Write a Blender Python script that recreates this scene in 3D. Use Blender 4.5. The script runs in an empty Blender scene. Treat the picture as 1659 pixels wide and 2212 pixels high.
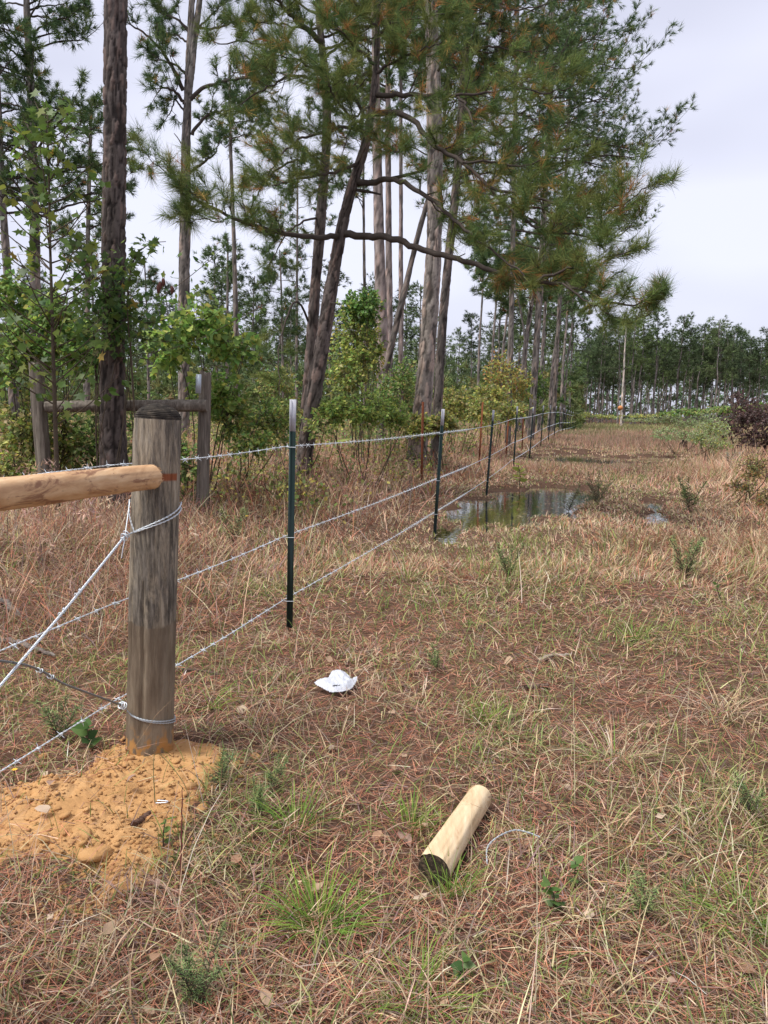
import bpy, math, random
import numpy as np
from mathutils import Vector, Matrix

R = math.radians
rng = np.random.default_rng(11)
random.seed(11)
np.seterr(over='ignore')
S = bpy.context.scene
COL = S.collection

# ------------------------------------------------------------------ camera
CAM = np.array((0.0, 0.0, 1.45))
PITCH, ROLL, FPX, CU, CV = R(7.6), R(1.2), 1662.0, 829.5, 1106.0
_f = np.array((0, math.cos(PITCH), -math.sin(PITCH)))
_r0 = np.array((1.0, 0, 0)); _u0 = np.array((0, math.sin(PITCH), math.cos(PITCH)))
_r = math.cos(ROLL) * _r0 + math.sin(ROLL) * _u0
_u = math.cos(ROLL) * _u0 - math.sin(ROLL) * _r0
cd = bpy.data.cameras.new('camera'); cam = bpy.data.objects.new('camera', cd); COL.objects.link(cam)
cd.sensor_fit = 'HORIZONTAL'; cd.sensor_width = 36.0; cd.lens = 36.0 * FPX / 1659.0
cd.clip_start = 0.05; cd.clip_end = 3000
cam.matrix_world = Matrix(((_r[0], _u[0], -_f[0], CAM[0]), (_r[1], _u[1], -_f[1], CAM[1]), (_r[2], _u[2], -_f[2], CAM[2]), (0, 0, 0, 1)))
S.camera = cam

# ------------------------------------------------------------------ world (overcast), sun, exposure
SUN_EL, SUN_AZ = R(60), R(-115)          # azimuth measured from +Y (view direction) to the right
w = bpy.data.worlds.new('World'); S.world = w; w.use_nodes = True
nt = w.node_tree; nt.nodes.clear()
out = nt.nodes.new('ShaderNodeOutputWorld'); bg = nt.nodes.new('ShaderNodeBackground')
sky = nt.nodes.new('ShaderNodeTexSky'); sky.sky_type = 'NISHITA'; sky.sun_disc = False
sky.sun_elevation = SUN_EL; sky.sun_rotation = SUN_AZ; sky.air_density = 1.0; sky.dust_density = 2.0
tc = nt.nodes.new('ShaderNodeTexCoord')
mp = nt.nodes.new('ShaderNodeMapping'); mp.inputs['Scale'].default_value = (1.0, 1.0, 2.6)
nz = nt.nodes.new('ShaderNodeTexNoise'); nz.inputs['Scale'].default_value = 1.7; nz.inputs['Detail'].default_value = 3.0; nz.inputs['Roughness'].default_value = 0.45
rp = nt.nodes.new('ShaderNodeValToRGB')
rp.color_ramp.elements[0].position = 0.34; rp.color_ramp.elements[0].color = (1.85, 1.88, 2.36, 1)
rp.color_ramp.elements[1].position = 0.66; rp.color_ramp.elements[1].color = (2.98, 3.02, 3.52, 1)
mx = nt.nodes.new('ShaderNodeMix'); mx.data_type = 'RGBA'; mx.inputs[0].default_value = 0.94
L = nt.links.new
L(tc.outputs['Generated'], mp.inputs['Vector']); L(mp.outputs['Vector'], nz.inputs['Vector']); L(nz.outputs['Fac'], rp.inputs['Fac'])
L(sky.outputs['Color'], mx.inputs[6]); L(rp.outputs['Color'], mx.inputs[7]); L(mx.outputs[2], bg.inputs['Color'])
bg.inputs['Strength'].default_value = 0.1
L(bg.outputs['Background'], out.inputs['Surface'])

sd = bpy.data.lights.new('sun', 'SUN'); sun = bpy.data.objects.new('sun', sd); COL.objects.link(sun)
sd.energy = 1.5; sd.angle = R(26); sd.color = (1.0, 0.98, 0.95)
_d = Vector((math.sin(SUN_AZ) * math.cos(SUN_EL), math.cos(SUN_AZ) * math.cos(SUN_EL), math.sin(SUN_EL)))
sun.rotation_euler = _d.to_track_quat('Z', 'Y').to_euler(); sun.location = (0, 0, 30)

S.view_settings.view_transform = 'Standard'; S.view_settings.look = 'None'
S.view_settings.gamma = 1.0; S.view_settings.use_curve_mapping = False
S.view_settings.exposure = 1.62
S.render.engine = 'CYCLES'
S.cycles.max_bounces = 5; S.cycles.diffuse_bounces = 3; S.cycles.glossy_bounces = 3
S.cycles.transmission_bounces = 3; S.cycles.transparent_max_bounces = 4
S.cycles.caustics_reflective = False; S.cycles.caustics_refractive = False

# ------------------------------------------------------------------ numeric helpers
def _hash(ix, iy, seed):
    h = (ix.astype(np.int64) * 374761393 + iy.astype(np.int64) * 668265263 + seed * 974711) & 0xFFFFFFFF
    h = ((h ^ (h >> 13)) * 1274126177) & 0xFFFFFFFF
    h = ((h ^ (h >> 16)) * 2246822519) & 0xFFFFFFFF
    return ((h ^ (h >> 15)) & 0xFFFFFF) / float(0xFFFFFF)
def vn(x, y, seed=0):
    x = np.asarray(x, float); y = np.asarray(y, float)
    ix = np.floor(x); iy = np.floor(y); fx = x - ix; fy = y - iy
    fx = fx * fx * (3 - 2 * fx); fy = fy * fy * (3 - 2 * fy)
    a = _hash(ix, iy, seed); b = _hash(ix + 1, iy, seed); c = _hash(ix, iy + 1, seed); d = _hash(ix + 1, iy + 1, seed)
    return (a * (1 - fx) + b * fx) * (1 - fy) + (c * (1 - fx) + d * fx) * fy
def vnw(x, y, seed, wrap):
    """Value noise that closes on itself after wrap units of x."""
    ix = np.floor(x); iy = np.floor(y); fx = x - ix; fy = y - iy; fx = fx * fx * (3 - 2 * fx); fy = fy * fy * (3 - 2 * fy); i0 = np.mod(ix, wrap); i1 = np.mod(ix + 1, wrap)
    return (_hash(i0, iy, seed) * (1 - fx) + _hash(i1, iy, seed) * fx) * (1 - fy) + (_hash(i0, iy + 1, seed) * (1 - fx) + _hash(i1, iy + 1, seed) * fx) * fy
def fbm(x, y, seed=0, o=4):
    s = 0; a = 0.5; t = 0
    for i in range(o):
        s = s + a * vn(np.asarray(x) * 2**i, np.asarray(y) * 2**i, seed + i * 17); t += a; a *= 0.5
    return s / t
def worley(x, y, seed=0, wrapx=None):
    """F1, F2-F1 and the id of the nearest jittered cell."""
    x = np.asarray(x, float); y = np.asarray(y, float)
    ix = np.floor(x); iy = np.floor(y)
    d1 = np.full(x.shape, 9.0); d2 = np.full(x.shape, 9.0); idn = np.zeros(x.shape)
    for dx in (-1, 0, 1):
        for dy in (-1, 0, 1):
            cx = ix + dx; cy = iy + dy
            hx = np.mod(cx, wrapx) if wrapx else cx
            px = cx + 0.1 + 0.8 * _hash(hx, cy, seed); py = cy + 0.1 + 0.8 * _hash(hx, cy, seed + 5)
            d = np.hypot(px - x, py - y); i_ = _hash(hx, cy, seed + 9)
            near = d < d1
            d2 = np.where(near, d1, np.minimum(d2, d)); idn = np.where(near, i_, idn); d1 = np.where(near, d, d1)
    return d1, d2 - d1, idn
U = lambda a, b, n: rng.uniform(a, b, n)
def sst(a, b, x):
    t = np.clip((np.asarray(x, float) - a) / (b - a), 0, 1); return t * t * (3 - 2 * t)
def nrm(v):
    v = np.asarray(v, float); return v / np.maximum(np.linalg.norm(v, axis=-1, keepdims=True), 1e-9)
def ray(u, v):
    return _f + _r * ((u - CU) / FPX) - _u * ((v - CV) / FPX)
def P(u, v, y):
    """The point of the place at distance y (metres along the track) that is seen at u, v."""
    d = ray(u, v); return CAM + d * (y / d[1])
def flat(u, v, z=0.0):
    d = ray(u, v); return (CAM + d * ((z - CAM[2]) / d[2]))[:2]
def pip(px, py, poly):
    poly = np.asarray(poly); inside = np.zeros(px.shape, bool); dist = np.full(px.shape, 1e9)
    n = len(poly)
    for i in range(n):
        x1, y1 = poly[i]; x2, y2 = poly[(i + 1) % n]
        c = ((y1 > py) != (y2 > py)) & (px < (x2 - x1) * (py - y1) / (y2 - y1 + 1e-12) + x1)
        inside ^= c
        t = np.clip(((px - x1) * (x2 - x1) + (py - y1) * (y2 - y1)) / ((x2 - x1)**2 + (y2 - y1)**2 + 1e-12), 0, 1)
        dist = np.minimum(dist, np.hypot(px - x1 - t * (x2 - x1), py - y1 - t * (y2 - y1)))
    return np.where(inside, dist, -dist)         # signed: positive inside

# ------------------------------------------------------------------ the lie of the land
FA, FB = -1.94, 0.27                              # the wire fence runs along x = FA + FB*y
CLAY = np.array([flat(*p) for p in ((-120, 1930), (-120, 1730), (60, 1695), (170, 1660), (265, 1605), (375, 1590), (490, 1598), (550, 1640), (500, 1720),
                                    (450, 1790), (430, 1850), (335, 1905), (250, 1945), (180, 1990), (110, 1985), (190, 1905), (60, 1885))])
PUD = [(np.array([flat(*p) for p in ((905, 1168), (940, 1105), (985, 1075), (1080, 1052), (1180, 1040), (1290, 1052), (1300, 1075), (1260, 1100), (1190, 1112), (1120, 1120), (1060, 1135), (985, 1162))]), 9.9, 0.17),
       (np.array([flat(*p) for p in ((1372, 1085), (1405, 1072), (1445, 1085), (1445, 1102), (1415, 1130), (1390, 1120))]), 10.5, 0.10),
       (np.array([flat(*p, 0.1) for p in ((1130, 987), (1230, 976), (1290, 978), (1320, 988), (1440, 985), (1440, 996), (1330, 998), (1240, 1000), (1180, 997))]), 22.5, 0.3)]
_hy = np.array([-60, 0, 5, 8.5, 13, 16, 18.5, 22, 25, 30, 43, 55, 70, 100, 400.0])
_hz = np.array([0, 0, 0, -.03, -.03, 0.0, .09, .1, .14, .25, .30, .16, .02, -.08, 0.0])
def h_base(x, y):
    x = np.asarray(x, float); y = np.asarray(y, float)
    z = np.interp(y, _hy, _hz)
    dl = (FA + FB * y) - x                         # metres to the left of the fence
    z = z + 0.26 * sst(0.6, 3.2, dl) * sst(3.0, 6.5, y)
    dr = x - (2.3 + 0.33 * y)
    z = z + 0.34 * sst(0.0, 4.5, dr) * sst(8, 16, y)
    return z
def pud_mask(x, y, only=None):
    sh = np.shape(x); x = np.asarray(x, float).ravel(); y = np.asarray(y, float).ravel(); m = np.zeros(x.shape)
    for poly, _y, soft in PUD:
        b0 = poly.min(0) - 1.0; b1 = poly.max(0) + 1.0; k = (x > b0[0]) & (x < b1[0]) & (y > b0[1]) & (y < b1[1])
        if only is not None and only is not poly or not k.any(): continue
        n = (fbm(x[k] * 2.9, y[k] * 1.7, 31, 5) - 0.5) * 4.2 * soft * 2
        m[k] = np.maximum(m[k], sst(-soft * 1.2, soft * 1.2, pip(x[k], y[k], poly) + n))

    return m.reshape(sh)
def clay_mask(x, y):
    n = (fbm(np.asarray(x) * 7, np.asarray(y) * 7, 77) - 0.5) * 0.28
    return sst(-0.08, 0.16, pip(np.asarray(x, float), np.asarray(y, float), CLAY) + n)
def hgt(x, y):
    x = np.asarray(x, float); y = np.asarray(y, float)
    m = pud_mask(x, y)
    n = (fbm(x * 0.9, y * 0.9, 3) - 0.5) * 0.09 + (fbm(x * 4.5, y * 4.5, 5, 3) - 0.5) * 0.035
    return h_base(x, y) + n * (1 - 0.65 * m) - 0.085 * m
def G(u, v):
    z = 0.0
    for _ in range(6):
        x, y = flat(u, v, z); z = float(hgt(x, y))
    return np.array((x, y, z))

# ------------------------------------------------------------------ mesh helpers
ORG = {}
def mk(name, V, F, mat, parent=None, C=None, smooth=False, kind=None, loc=None):
    """One mesh object; V in world space, F an index array (or a list of them)."""
    V = np.asarray(V, np.float32).reshape(-1, 3)
    Fs = F if isinstance(F, list) else [F]
    Fs = [np.asarray(f, np.int32) for f in Fs if len(f)]
    org = ORG[parent.name] if parent is not None else (np.zeros(3) if loc is None else np.asarray(loc, float))
    me = bpy.data.meshes.new(name)
    me.vertices.add(len(V)); me.vertices.foreach_set('co', (V - org).astype(np.float32).ravel())
    li = np.concatenate([f.ravel() for f in Fs]); nl = np.concatenate([np.full(len(f), f.shape[1], np.int32) for f in Fs])
    me.loops.add(len(li)); me.loops.foreach_set('vertex_index', li)
    me.polygons.add(len(nl)); st = np.zeros(len(nl), np.int32); st[1:] = np.cumsum(nl)[:-1]
    me.polygons.foreach_set('loop_start', st)
    if smooth: me.polygons.foreach_set('use_smooth', np.ones(len(nl), bool))
    me.update(calc_edges=True)
    if C is not None:
        C = np.asarray(C, np.float32)
        if C.ndim == 1: C = np.tile(C, (len(V), 1))
        if C.shape[1] == 3: C = np.hstack([C, np.ones((len(C), 1), np.float32)])
        a = me.color_attributes.new('Col', 'FLOAT_COLOR', 'POINT'); a.data.foreach_set('color', C.ravel())
    me.materials.append(mat)
    o = bpy.data.objects.new(name, me); COL.objects.link(o)
    if parent is not None: o.parent = parent
    else: o.location = org
    ORG[o.name] = org
    if kind: o['kind'] = kind
    return o
def tag(o, label, cat, group=None, kind=None):
    o['label'] = label
    if cat: o['category'] = cat
    if group: o['group'] = group
    if kind: o['kind'] = kind
    return o
def thing(name, label, cat, loc, group=None):
    o = bpy.data.objects.new(name, None); COL.objects.link(o); o.location = loc; o.empty_display_size = 0.2
    ORG[o.name] = np.asarray(loc, float)
    return tag(o, label, cat, group)
class MB:
    def __init__(s): s.V = []; s.F = []; s.C = []; s.n = 0
    def add(s, V, F, C=None):
        V = np.asarray(V, float).reshape(-1, 3); F = np.asarray(F, int)
        s.V.append(V); s.F.append(F + s.n); s.n += len(V)
        if C is not None:
            C = np.asarray(C, float); s.C.append(np.tile(C, (len(V), 1)) if C.ndim == 1 else C)
        return s
    def build(s, name, mat, parent=None, **k):
        V = np.vstack(s.V); f3 = [f for f in s.F if f.shape[1] == 3]; f4 = [f for f in s.F if f.shape[1] == 4]
        F = ([np.vstack(f3)] if f3 else []) + ([np.vstack(f4)] if f4 else [])
        return mk(name, V, F, mat, parent, C=np.vstack(s.C) if s.C else None, **k)
def resample(pts, n):
    """Catmull-Rom through pts, n points evenly spaced."""
    p = np.asarray(pts, float)
    if len(p) == 2: return p[0] + (p[1] - p[0]) * np.linspace(0, 1, n)[:, None]
    q = np.vstack([2 * p[0] - p[1], p, 2 * p[-1] - p[-2]]); o = []
    for i in range(len(p) - 1):
        t = np.linspace(0, 1, 12, endpoint=False)[:, None]
        a, b, c, d = q[i], q[i + 1], q[i + 2], q[i + 3]
        o.append(0.5 * (2 * b + (c - a) * t + (2 * a - 5 * b + 4 * c - d) * t**2 + (3 * b - a - 3 * c + d) * t**3))
    o = np.vstack(o + [p[-1:]]); s = np.r_[0, np.cumsum(np.linalg.norm(np.diff(o, axis=0), axis=1))]
    t = np.linspace(0, s[-1], n); return np.stack([np.interp(t, s, o[:, k]) for k in range(3)], 1)
def frames(p):
    T = nrm(np.gradient(p, axis=0)); ref = np.array((0, 0, 1.0)) if abs(T[0][2]) < 0.8 else np.array((0, 1.0, 0))
    A = np.zeros_like(p); a = nrm(np.cross(T[0], ref))
    for i in range(len(p)):
        a = a - T[i] * np.dot(a, T[i]); a = a / max(np.linalg.norm(a), 1e-9); A[i] = a
    return T, A, np.cross(T, A)
def tube(p, r, sides=8, cap=True, disp=None):
    """Swept ring mesh. r scalar or per point; disp(angle, length) adds to the radius. Returns V, [F3,F4], ring info."""
    p = np.asarray(p, float); n = len(p); r = np.broadcast_to(np.asarray(r, float), (n,))
    T, A, B = frames(p); th = np.linspace(0, 2 * math.pi, sides, endpoint=False)
    s = np.r_[0, np.cumsum(np.linalg.norm(np.diff(p, axis=0), axis=1))]
    TH, SS = np.meshgrid(th, s); rad = r[:, None] * np.ones_like(TH)
    if disp is not None: rad = rad + disp(TH, SS)
    V = p[:, None, :] + rad[..., None] * (np.cos(TH)[..., None] * A[:, None, :] + np.sin(TH)[..., None] * B[:, None, :])
    i = np.arange(n - 1)[:, None] * sides; j = np.arange(sides)[None, :]; k = (j + 1) % sides
    Q = np.stack([i + j, i + k, i + sides + k, i + sides + j], -1).reshape(-1, 4)
    V = V.reshape(-1, 3); Fs = [Q]
    if cap:
        # the caps get ring vertices of their own, so that smooth shading keeps a hard edge
        a = n * sides; V = np.vstack([V, V[:sides], V[a - sides:a], p[0], p[-1]]); j = np.arange(sides); k = (j + 1) % sides
        Fs.append(np.vstack([np.stack([np.full(sides, a + 2 * sides), a + k, a + j], 1), np.stack([np.full(sides, a + 2 * sides + 1), a + sides + j, a + sides + k], 1)]))
    return V, Fs, (TH, SS)
def add_tube(mb, p, r, sides=6, C=None, cap=True):
    V, Fs, _ = tube(p, r, sides, cap); n0 = mb.n
    mb.add(V, Fs[0], C)
    for f in Fs[1:]: mb.F.append(f + n0)
def sticks(P0, P1, r0, r1, sides=3):
    P0 = np.asarray(P0, float); P1 = np.asarray(P1, float); n = len(P0)
    r0 = np.broadcast_to(np.asarray(r0, float), (n,)); r1 = np.broadcast_to(np.asarray(r1, float), (n,))
    T = nrm(P1 - P0); ref = np.where(np.abs(T[:, 2:3]) < 0.9, np.array([[0, 0, 1.0]]), np.array([[1.0, 0, 0]]))
    A = nrm(np.cross(T, ref)); B = np.cross(T, A); V = np.zeros((n, 2 * sides, 3))
    for k in range(sides):
        a = 2 * math.pi * k / sides; d = math.cos(a) * A + math.sin(a) * B
        V[:, k] = P0 + d * r0[:, None]; V[:, sides + k] = P1 + d * r1[:, None]
    b = np.arange(n)[:, None] * 2 * sides
    F = np.concatenate([np.stack([b[:, 0] + k, b[:, 0] + (k + 1) % sides, b[:, 0] + sides + (k + 1) % sides, b[:, 0] + sides + k], 1) for k in range(sides)])
    return V.reshape(-1, 3), F
def rand_unit(n):
    return nrm(rng.normal(size=(n, 3)))

# ------------------------------------------------------------------ materials
def mat_new(name):
    m = bpy.data.materials.new(name); m.use_nodes = True; n = m.node_tree; n.nodes.clear()
    o = n.nodes.new('ShaderNodeOutputMaterial'); return m, n, o
def node(n, t, **k):
    x = n.nodes.new(t)
    for a, b in k.items():
        if a.startswith('i_'): x.inputs[a[2:].replace('_', ' ')].default_value = b
        else: setattr(x, a, b)
    return x
def ramp(n, fac, stops):
    r = n.nodes.new('ShaderNodeValToRGB'); e = r.color_ramp.elements
    while len(e) > 1: e.remove(e[-1])
    e[0].position = stops[0][0]; e[0].color = tuple(stops[0][1]) + (1,)
    for p_, c in stops[1:]:
        q = e.new(p_); q.color = tuple(c) + (1,)
    n.links.new(fac, r.inputs['Fac']); return r.outputs['Color']
def noise(n, vec, scale, detail=4, rough=0.55, dist=0.0):
    x = node(n, 'ShaderNodeTexNoise'); x.inputs['Scale'].default_value = scale; x.inputs['Detail'].default_value = detail
    x.inputs['Roughness'].default_value = rough; x.inputs['Distortion'].default_value = dist; n.links.new(vec, x.inputs['Vector']); return x.outputs['Fac']
def coords(n, scale=(1, 1, 1), kind='Object'):
    t = node(n, 'ShaderNodeTexCoord'); m = node(n, 'ShaderNodeMapping'); m.inputs['Scale'].default_value = scale
    n.links.new(t.outputs[kind], m.inputs['Vector']); return m.outputs['Vector']
def mixc(n, fac, a, b, mode='MIX'):
    x = node(n, 'ShaderNodeMix', data_type='RGBA', blend_type=mode)
    for s_, v in ((0, fac), (6, a), (7, b)):
        if hasattr(v, 'is_output'): n.links.new(v, x.inputs[s_])
        elif s_ == 0: x.inputs[0].default_value = v
        else: x.inputs[s_].default_value = tuple(v) + (1,)
    return x.outputs[2]
def princ(n, o, color, rough=0.8, bump=None, bstr=0.4, bdist=0.01, metal=0.0, spec=0.3):
    b = node(n, 'ShaderNodeBsdfPrincipled')
    b.inputs['Roughness'].default_value = rough; b.inputs['Metallic'].default_value = metal; b.inputs['Specular IOR Level'].default_value = spec
    if hasattr(color, 'is_output'): n.links.new(color, b.inputs['Base Color'])
    else: b.inputs['Base Color'].default_value = tuple(color) + (1,)
    if bump is not None:
        q = node(n, 'ShaderNodeBump'); q.inputs['Strength'].default_value = bstr; q.inputs['Distance'].default_value = bdist
        n.links.new(bump, q.inputs['Height']); n.links.new(q.outputs['Normal'], b.inputs['Normal'])
    n.links.new(b.outputs[0], o.inputs['Surface']); return b
def mat_plain(name, c, rough=0.6, metal=0.0, var=0.25, scale=30, spec=0.4):
    m, n, o = mat_new(name); f = noise(n, coords(n), scale)
    col = mixc(n, f, tuple(x * (1 - var) for x in c), tuple(min(1, x * (1 + var)) for x in c))
    princ(n, o, col, rough, f, 0.15, 0.003, metal, spec); return m
def mat_leaf(name, transl=0.3, rough=0.55, spec=0.3):
    """Colour from the piece's own colour attribute; light also passes through."""
    m, n, o = mat_new(name); a = node(n, 'ShaderNodeAttribute', attribute_name='Col')
    b = node(n, 'ShaderNodeBsdfPrincipled'); b.inputs['Roughness'].default_value = rough; b.inputs['Specular IOR Level'].default_value = spec
    t = node(n, 'ShaderNodeBsdfTranslucent'); x = node(n, 'ShaderNodeMixShader'); x.inputs[0].default_value = transl
    n.links.new(a.outputs['Color'], b.inputs['Base Color']); n.links.new(a.outputs['Color'], t.inputs['Color'])
    n.links.new(b.outputs[0], x.inputs[1]); n.links.new(t.outputs[0], x.inputs[2]); n.links.new(x.outputs[0], o.inputs['Surface']); return m
def mat_diff(name, transl=0.25, vary=0.0):
    m, n, o = mat_new(name); a = node(n, 'ShaderNodeAttribute', attribute_name='Col')
    if vary:      # each tree its own tone
        oi = node(n, 'ShaderNodeObjectInfo'); c_ = ramp(n, oi.outputs['Random'], [(0, (1 - vary,) * 3), (.5, (1, 1, .95)), (1, (1 + vary * 1.1, 1 + vary, 1))]); c_ = mixc(n, 1.0, a.outputs['Color'], c_, 'MULTIPLY'); a = c_.node; a = type('o', (), {'outputs': {'Color': c_}})
    b = node(n, 'ShaderNodeBsdfDiffuse'); t = node(n, 'ShaderNodeBsdfTranslucent'); x = node(n, 'ShaderNodeMixShader'); x.inputs[0].default_value = transl
    n.links.new(a.outputs['Color'], b.inputs['Color']); n.links.new(a.outputs['Color'], t.inputs['Color'])
    n.links.new(b.outputs[0], x.inputs[1]); n.links.new(t.outputs[0], x.inputs[2]); n.links.new(x.outputs[0], o.inputs['Surface']); return m
def mat_bark(name, scale=(14, 14, 6)):
    m, n, o = mat_new(name); a = node(n, 'ShaderNodeAttribute', attribute_name='Col'); v = coords(n, scale)
    f = noise(n, v, 2.2, 6, 0.7); f2 = noise(n, coords(n, (60, 60, 12)), 1.0, 4, 0.6)
    c = mixc(n, f, (0.5, 0.5, 0.5), (1.6, 1.58, 1.55)); c2 = mixc(n, 1.0, a.outputs['Color'], c, 'MULTIPLY')
    princ(n, o, c2, 0.95, f2, 0.8, 0.012, 0, 0.1); return m
def mat_wood(name, stops, scale=(30, 30, 2.5), rough=0.85, bstr=0.5, extra=None):
    m, n, o = mat_new(name); v = coords(n, scale); f = noise(n, v, 1.0, 6, 0.65, 0.3)
    c = ramp(n, f, stops)
    if extra: c = extra(n, c)
    princ(n, o, c, rough, f, bstr, 0.006, 0, 0.15); return m
M = {}
M['needle'] = mat_diff('pine_needles', 0.22)
M['needle_far'] = mat_diff('far_pine_needles', 0.22, 0.45)
M['grass'] = mat_diff('grass_blades', 0.28)
M['leaf'] = mat_leaf('broad_leaf', 0.45, 0.5, 0.35)
M['deadleaf'] = mat_leaf('dead_leaf', 0.15, 0.8, 0.15)
M['bark'] = mat_bark('pine_bark')
M['bark_far'] = mat_bark('far_pine_bark', (5, 5, 1.5))
M['twig'] = mat_plain('twig_bark', (0.075, 0.06, 0.05), 0.95, 0, 0.4, 8, 0.1)
M['stem'] = mat_plain('shrub_stem', (0.09, 0.07, 0.05), 0.95, 0, 0.4, 20, 0.1)
M['galv'] = mat_plain('galvanised_wire', (0.70, 0.75, 0.78), 0.42, 0.25, 0.18, 120, 0.5)
M['dkwire'] = mat_plain('weathered_dark_wire', (0.24, 0.25, 0.25), 0.5, 0.4, 0.5, 60, 0.4)
M['tgreen'] = mat_plain('dark_green_post_paint', (0.006, 0.022, 0.017), 0.45, 0, 0.3, 40, 0.45)
M['ttip'] = mat_plain('pale_grey_post_paint', (0.47, 0.47, 0.5), 0.55, 0, 0.16, 40, 0.4)
M['rust'] = mat_plain('rusty_steel', (0.2, 0.065, 0.03), 0.9, 0, 0.45, 25, 0.2)

# ================================================================== GROUND
def ground_sheet():
    ys = np.r_[np.linspace(-8, 0.6, 16)[:-1], 0.6 * (700 / 0.6) ** np.linspace(0, 1, 300)]
    t = np.linspace(-1, 1, 191); t = np.sign(t) * np.abs(t) ** 1.15
    Y, Tt = np.meshgrid(ys, t, indexing='ij')
    W = np.where(Y < 0.6, 7.5, 7.2 + 0.62 * Y + 0.25 * np.maximum(Y - 60, 0))
    X = Tt * W + 0.02 * np.maximum(Y, 0)
    Z = hgt(X, Y)
    V = np.stack([X, Y, Z], -1).reshape(-1, 3); a, b = len(ys), len(t)
    i = np.arange(a - 1)[:, None] * b; j = np.arange(b - 1)[None, :]
    F = np.stack([i + j, i + j + 1, i + b + j + 1, i + b + j], -1).reshape(-1, 4)
    m, n, o = mat_new('forest_floor_soil')
    v = coords(n, (1, 1, 1))
    c1 = ramp(n, noise(n, v, 9, 8, 0.7), [(0.25, (0.025, 0.015, 0.01)), (0.5, (0.075, 0.04, 0.025)), (0.72, (0.14, 0.085, 0.05))])
    c2 = ramp(n, noise(n, v, 1.3, 5, 0.6), [(0.35, (0.11, 0.06, 0.038)), (0.55, (0.15, 0.09, 0.062)), (0.7, (0.15, 0.11, 0.06))])
    c = mixc(n, 0.5, c1, c2)
    princ(n, o, c, 0.95, noise(n, v, 40, 6, 0.7), 0.6, 0.02, 0, 0.1)
    g = mk('ground', V, F, m, smooth=True, kind='structure')
    g['label'] = 'brown forest floor of soil and fallen pine straw'
ground_sheet()

mw, n, o = mat_new('standing_water')
f = noise(n, coords(n, (1, 1, 1)), 9, 3, 0.5)
b_ = princ(n, o, (0.045, 0.036, 0.024), 0.03, f, 0.12, 0.012, 0, 0.9); b_.inputs['IOR'].default_value = 1.6
gl = node(n, 'ShaderNodeBsdfGlossy'); gl.inputs['Color'].default_value = (.93, .93, .93, 1); gl.inputs['Roughness'].default_value = .035; sm_ = node(n, 'ShaderNodeMixShader'); sm_.inputs[0].default_value = .62
n.links.new(b_.inputs['Normal'].links[0].from_socket, gl.inputs['Normal']); n.links.new(b_.outputs[0], sm_.inputs[1]); n.links.new(gl.outputs[0], sm_.inputs[2]); n.links.new(sm_.outputs[0], o.inputs['Surface'])
PLV = []
for k, (poly, yc, soft) in enumerate(PUD):
    c = poly.mean(0); z = float(h_base(c[0], c[1])) - 0.046
    n_ = 64; x0, y0 = poly.min(0) - 0.5; x1, y1 = poly.max(0) + 0.5
    X, Y = np.meshgrid(np.linspace(x0, x1, 40), np.linspace(y0, y1, 40)); V = np.stack([X, Y, np.full_like(X, z)], -1).reshape(-1, 3)
    i = np.arange(39)[:, None] * 40; j = np.arange(39)[None, :]
    F = np.stack([i + j, i + j + 1, i + 41 + j, i + 40 + j], -1).reshape(-1, 4)
    m_ = (pud_mask(X, Y, poly) > 0.04).ravel(); F = F[m_[F].any(1)]
    w_ = mk('puddle', V, F, mw, kind='structure', smooth=True, loc=(c[0], c[1], z))
    w_['label'] = ('wide shallow puddle beside the fence mirroring trees and sky', 'small bright puddle at the right of the track',
                   'thin far strip of water crossing the track')[k]
    PLV.append(z)

# ------------------------------------------------------------------ the dug clay round the post foot
def clay_h(x, y):
    pf = G(323, 1630); d = np.hypot(x - pf[0] + 0.25, y - pf[1] + 0.15)
    s = sst(-0.05, 0.13, pip(x, y, CLAY) + (fbm(x * 7, y * 7, 77) - 0.5) * 0.28)
    m2 = G(150, 1710); d2 = np.hypot((x - m2[0]), (y - m2[1]) * 1.1); m3 = G(30, 1790); d3 = np.hypot(x - m3[0], y - m3[1])
    hump = 0.012 * np.exp(-(d / 0.4)**2) + 0.03 * np.exp(-(d2 / 0.2)**2) + 0.018 * np.exp(-(d3 / 0.28)**2)
    w1, e1, _ = worley(x * 16, y * 16, 5); w2, e2, i2 = worley(x * 34, y * 34, 6); big = sst(0.42, 0.62, fbm(x * 3.5, y * 3.5, 12))
    lump = (0.009 * (1 - w1) * big + 0.009 * (1 - w2) * (0.15 + 0.85 * big) + 0.012 * (fbm(x * 9, y * 9, 8) - 0.5) + 0.016 * (fbm(x * 42, y * 42, 9, 3) - 0.5) * (.5 + big))
    return -0.035 + s * (0.040 + hump + lump)
x0, y0 = CLAY.min(0) - 0.15; x1, y1 = CLAY.max(0) + 0.15
x0 = max(x0, -2.6)
nx, ny = int((x1 - x0) / 0.0075), int((y1 - y0) / 0.0075)
X, Y = np.meshgrid(np.linspace(x0, x1, nx), np.linspace(y0, y1, ny))
ch = clay_h(X, Y); Z = hgt(X, Y) + ch
V = np.stack([X, Y, Z], -1).reshape(-1, 3); i = np.arange(ny - 1)[:, None] * nx; j = np.arange(nx - 1)[None, :]
F = np.stack([i + j, i + j + 1, i + nx + j + 1, i + nx + j], -1).reshape(-1, 4)
keep = (ch > -0.022).ravel(); F = F[keep[F].any(1)]
mc, n, o = mat_new('orange_clay'); v = node(n, 'ShaderNodeNewGeometry').outputs['Position']
c = ramp(n, noise(n, v, 7, 8, 0.7), [(0.25, (0.32, 0.165, 0.068)), (0.5, (0.53, 0.295, 0.122)), (0.75, (0.64, 0.415, 0.21))])
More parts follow.
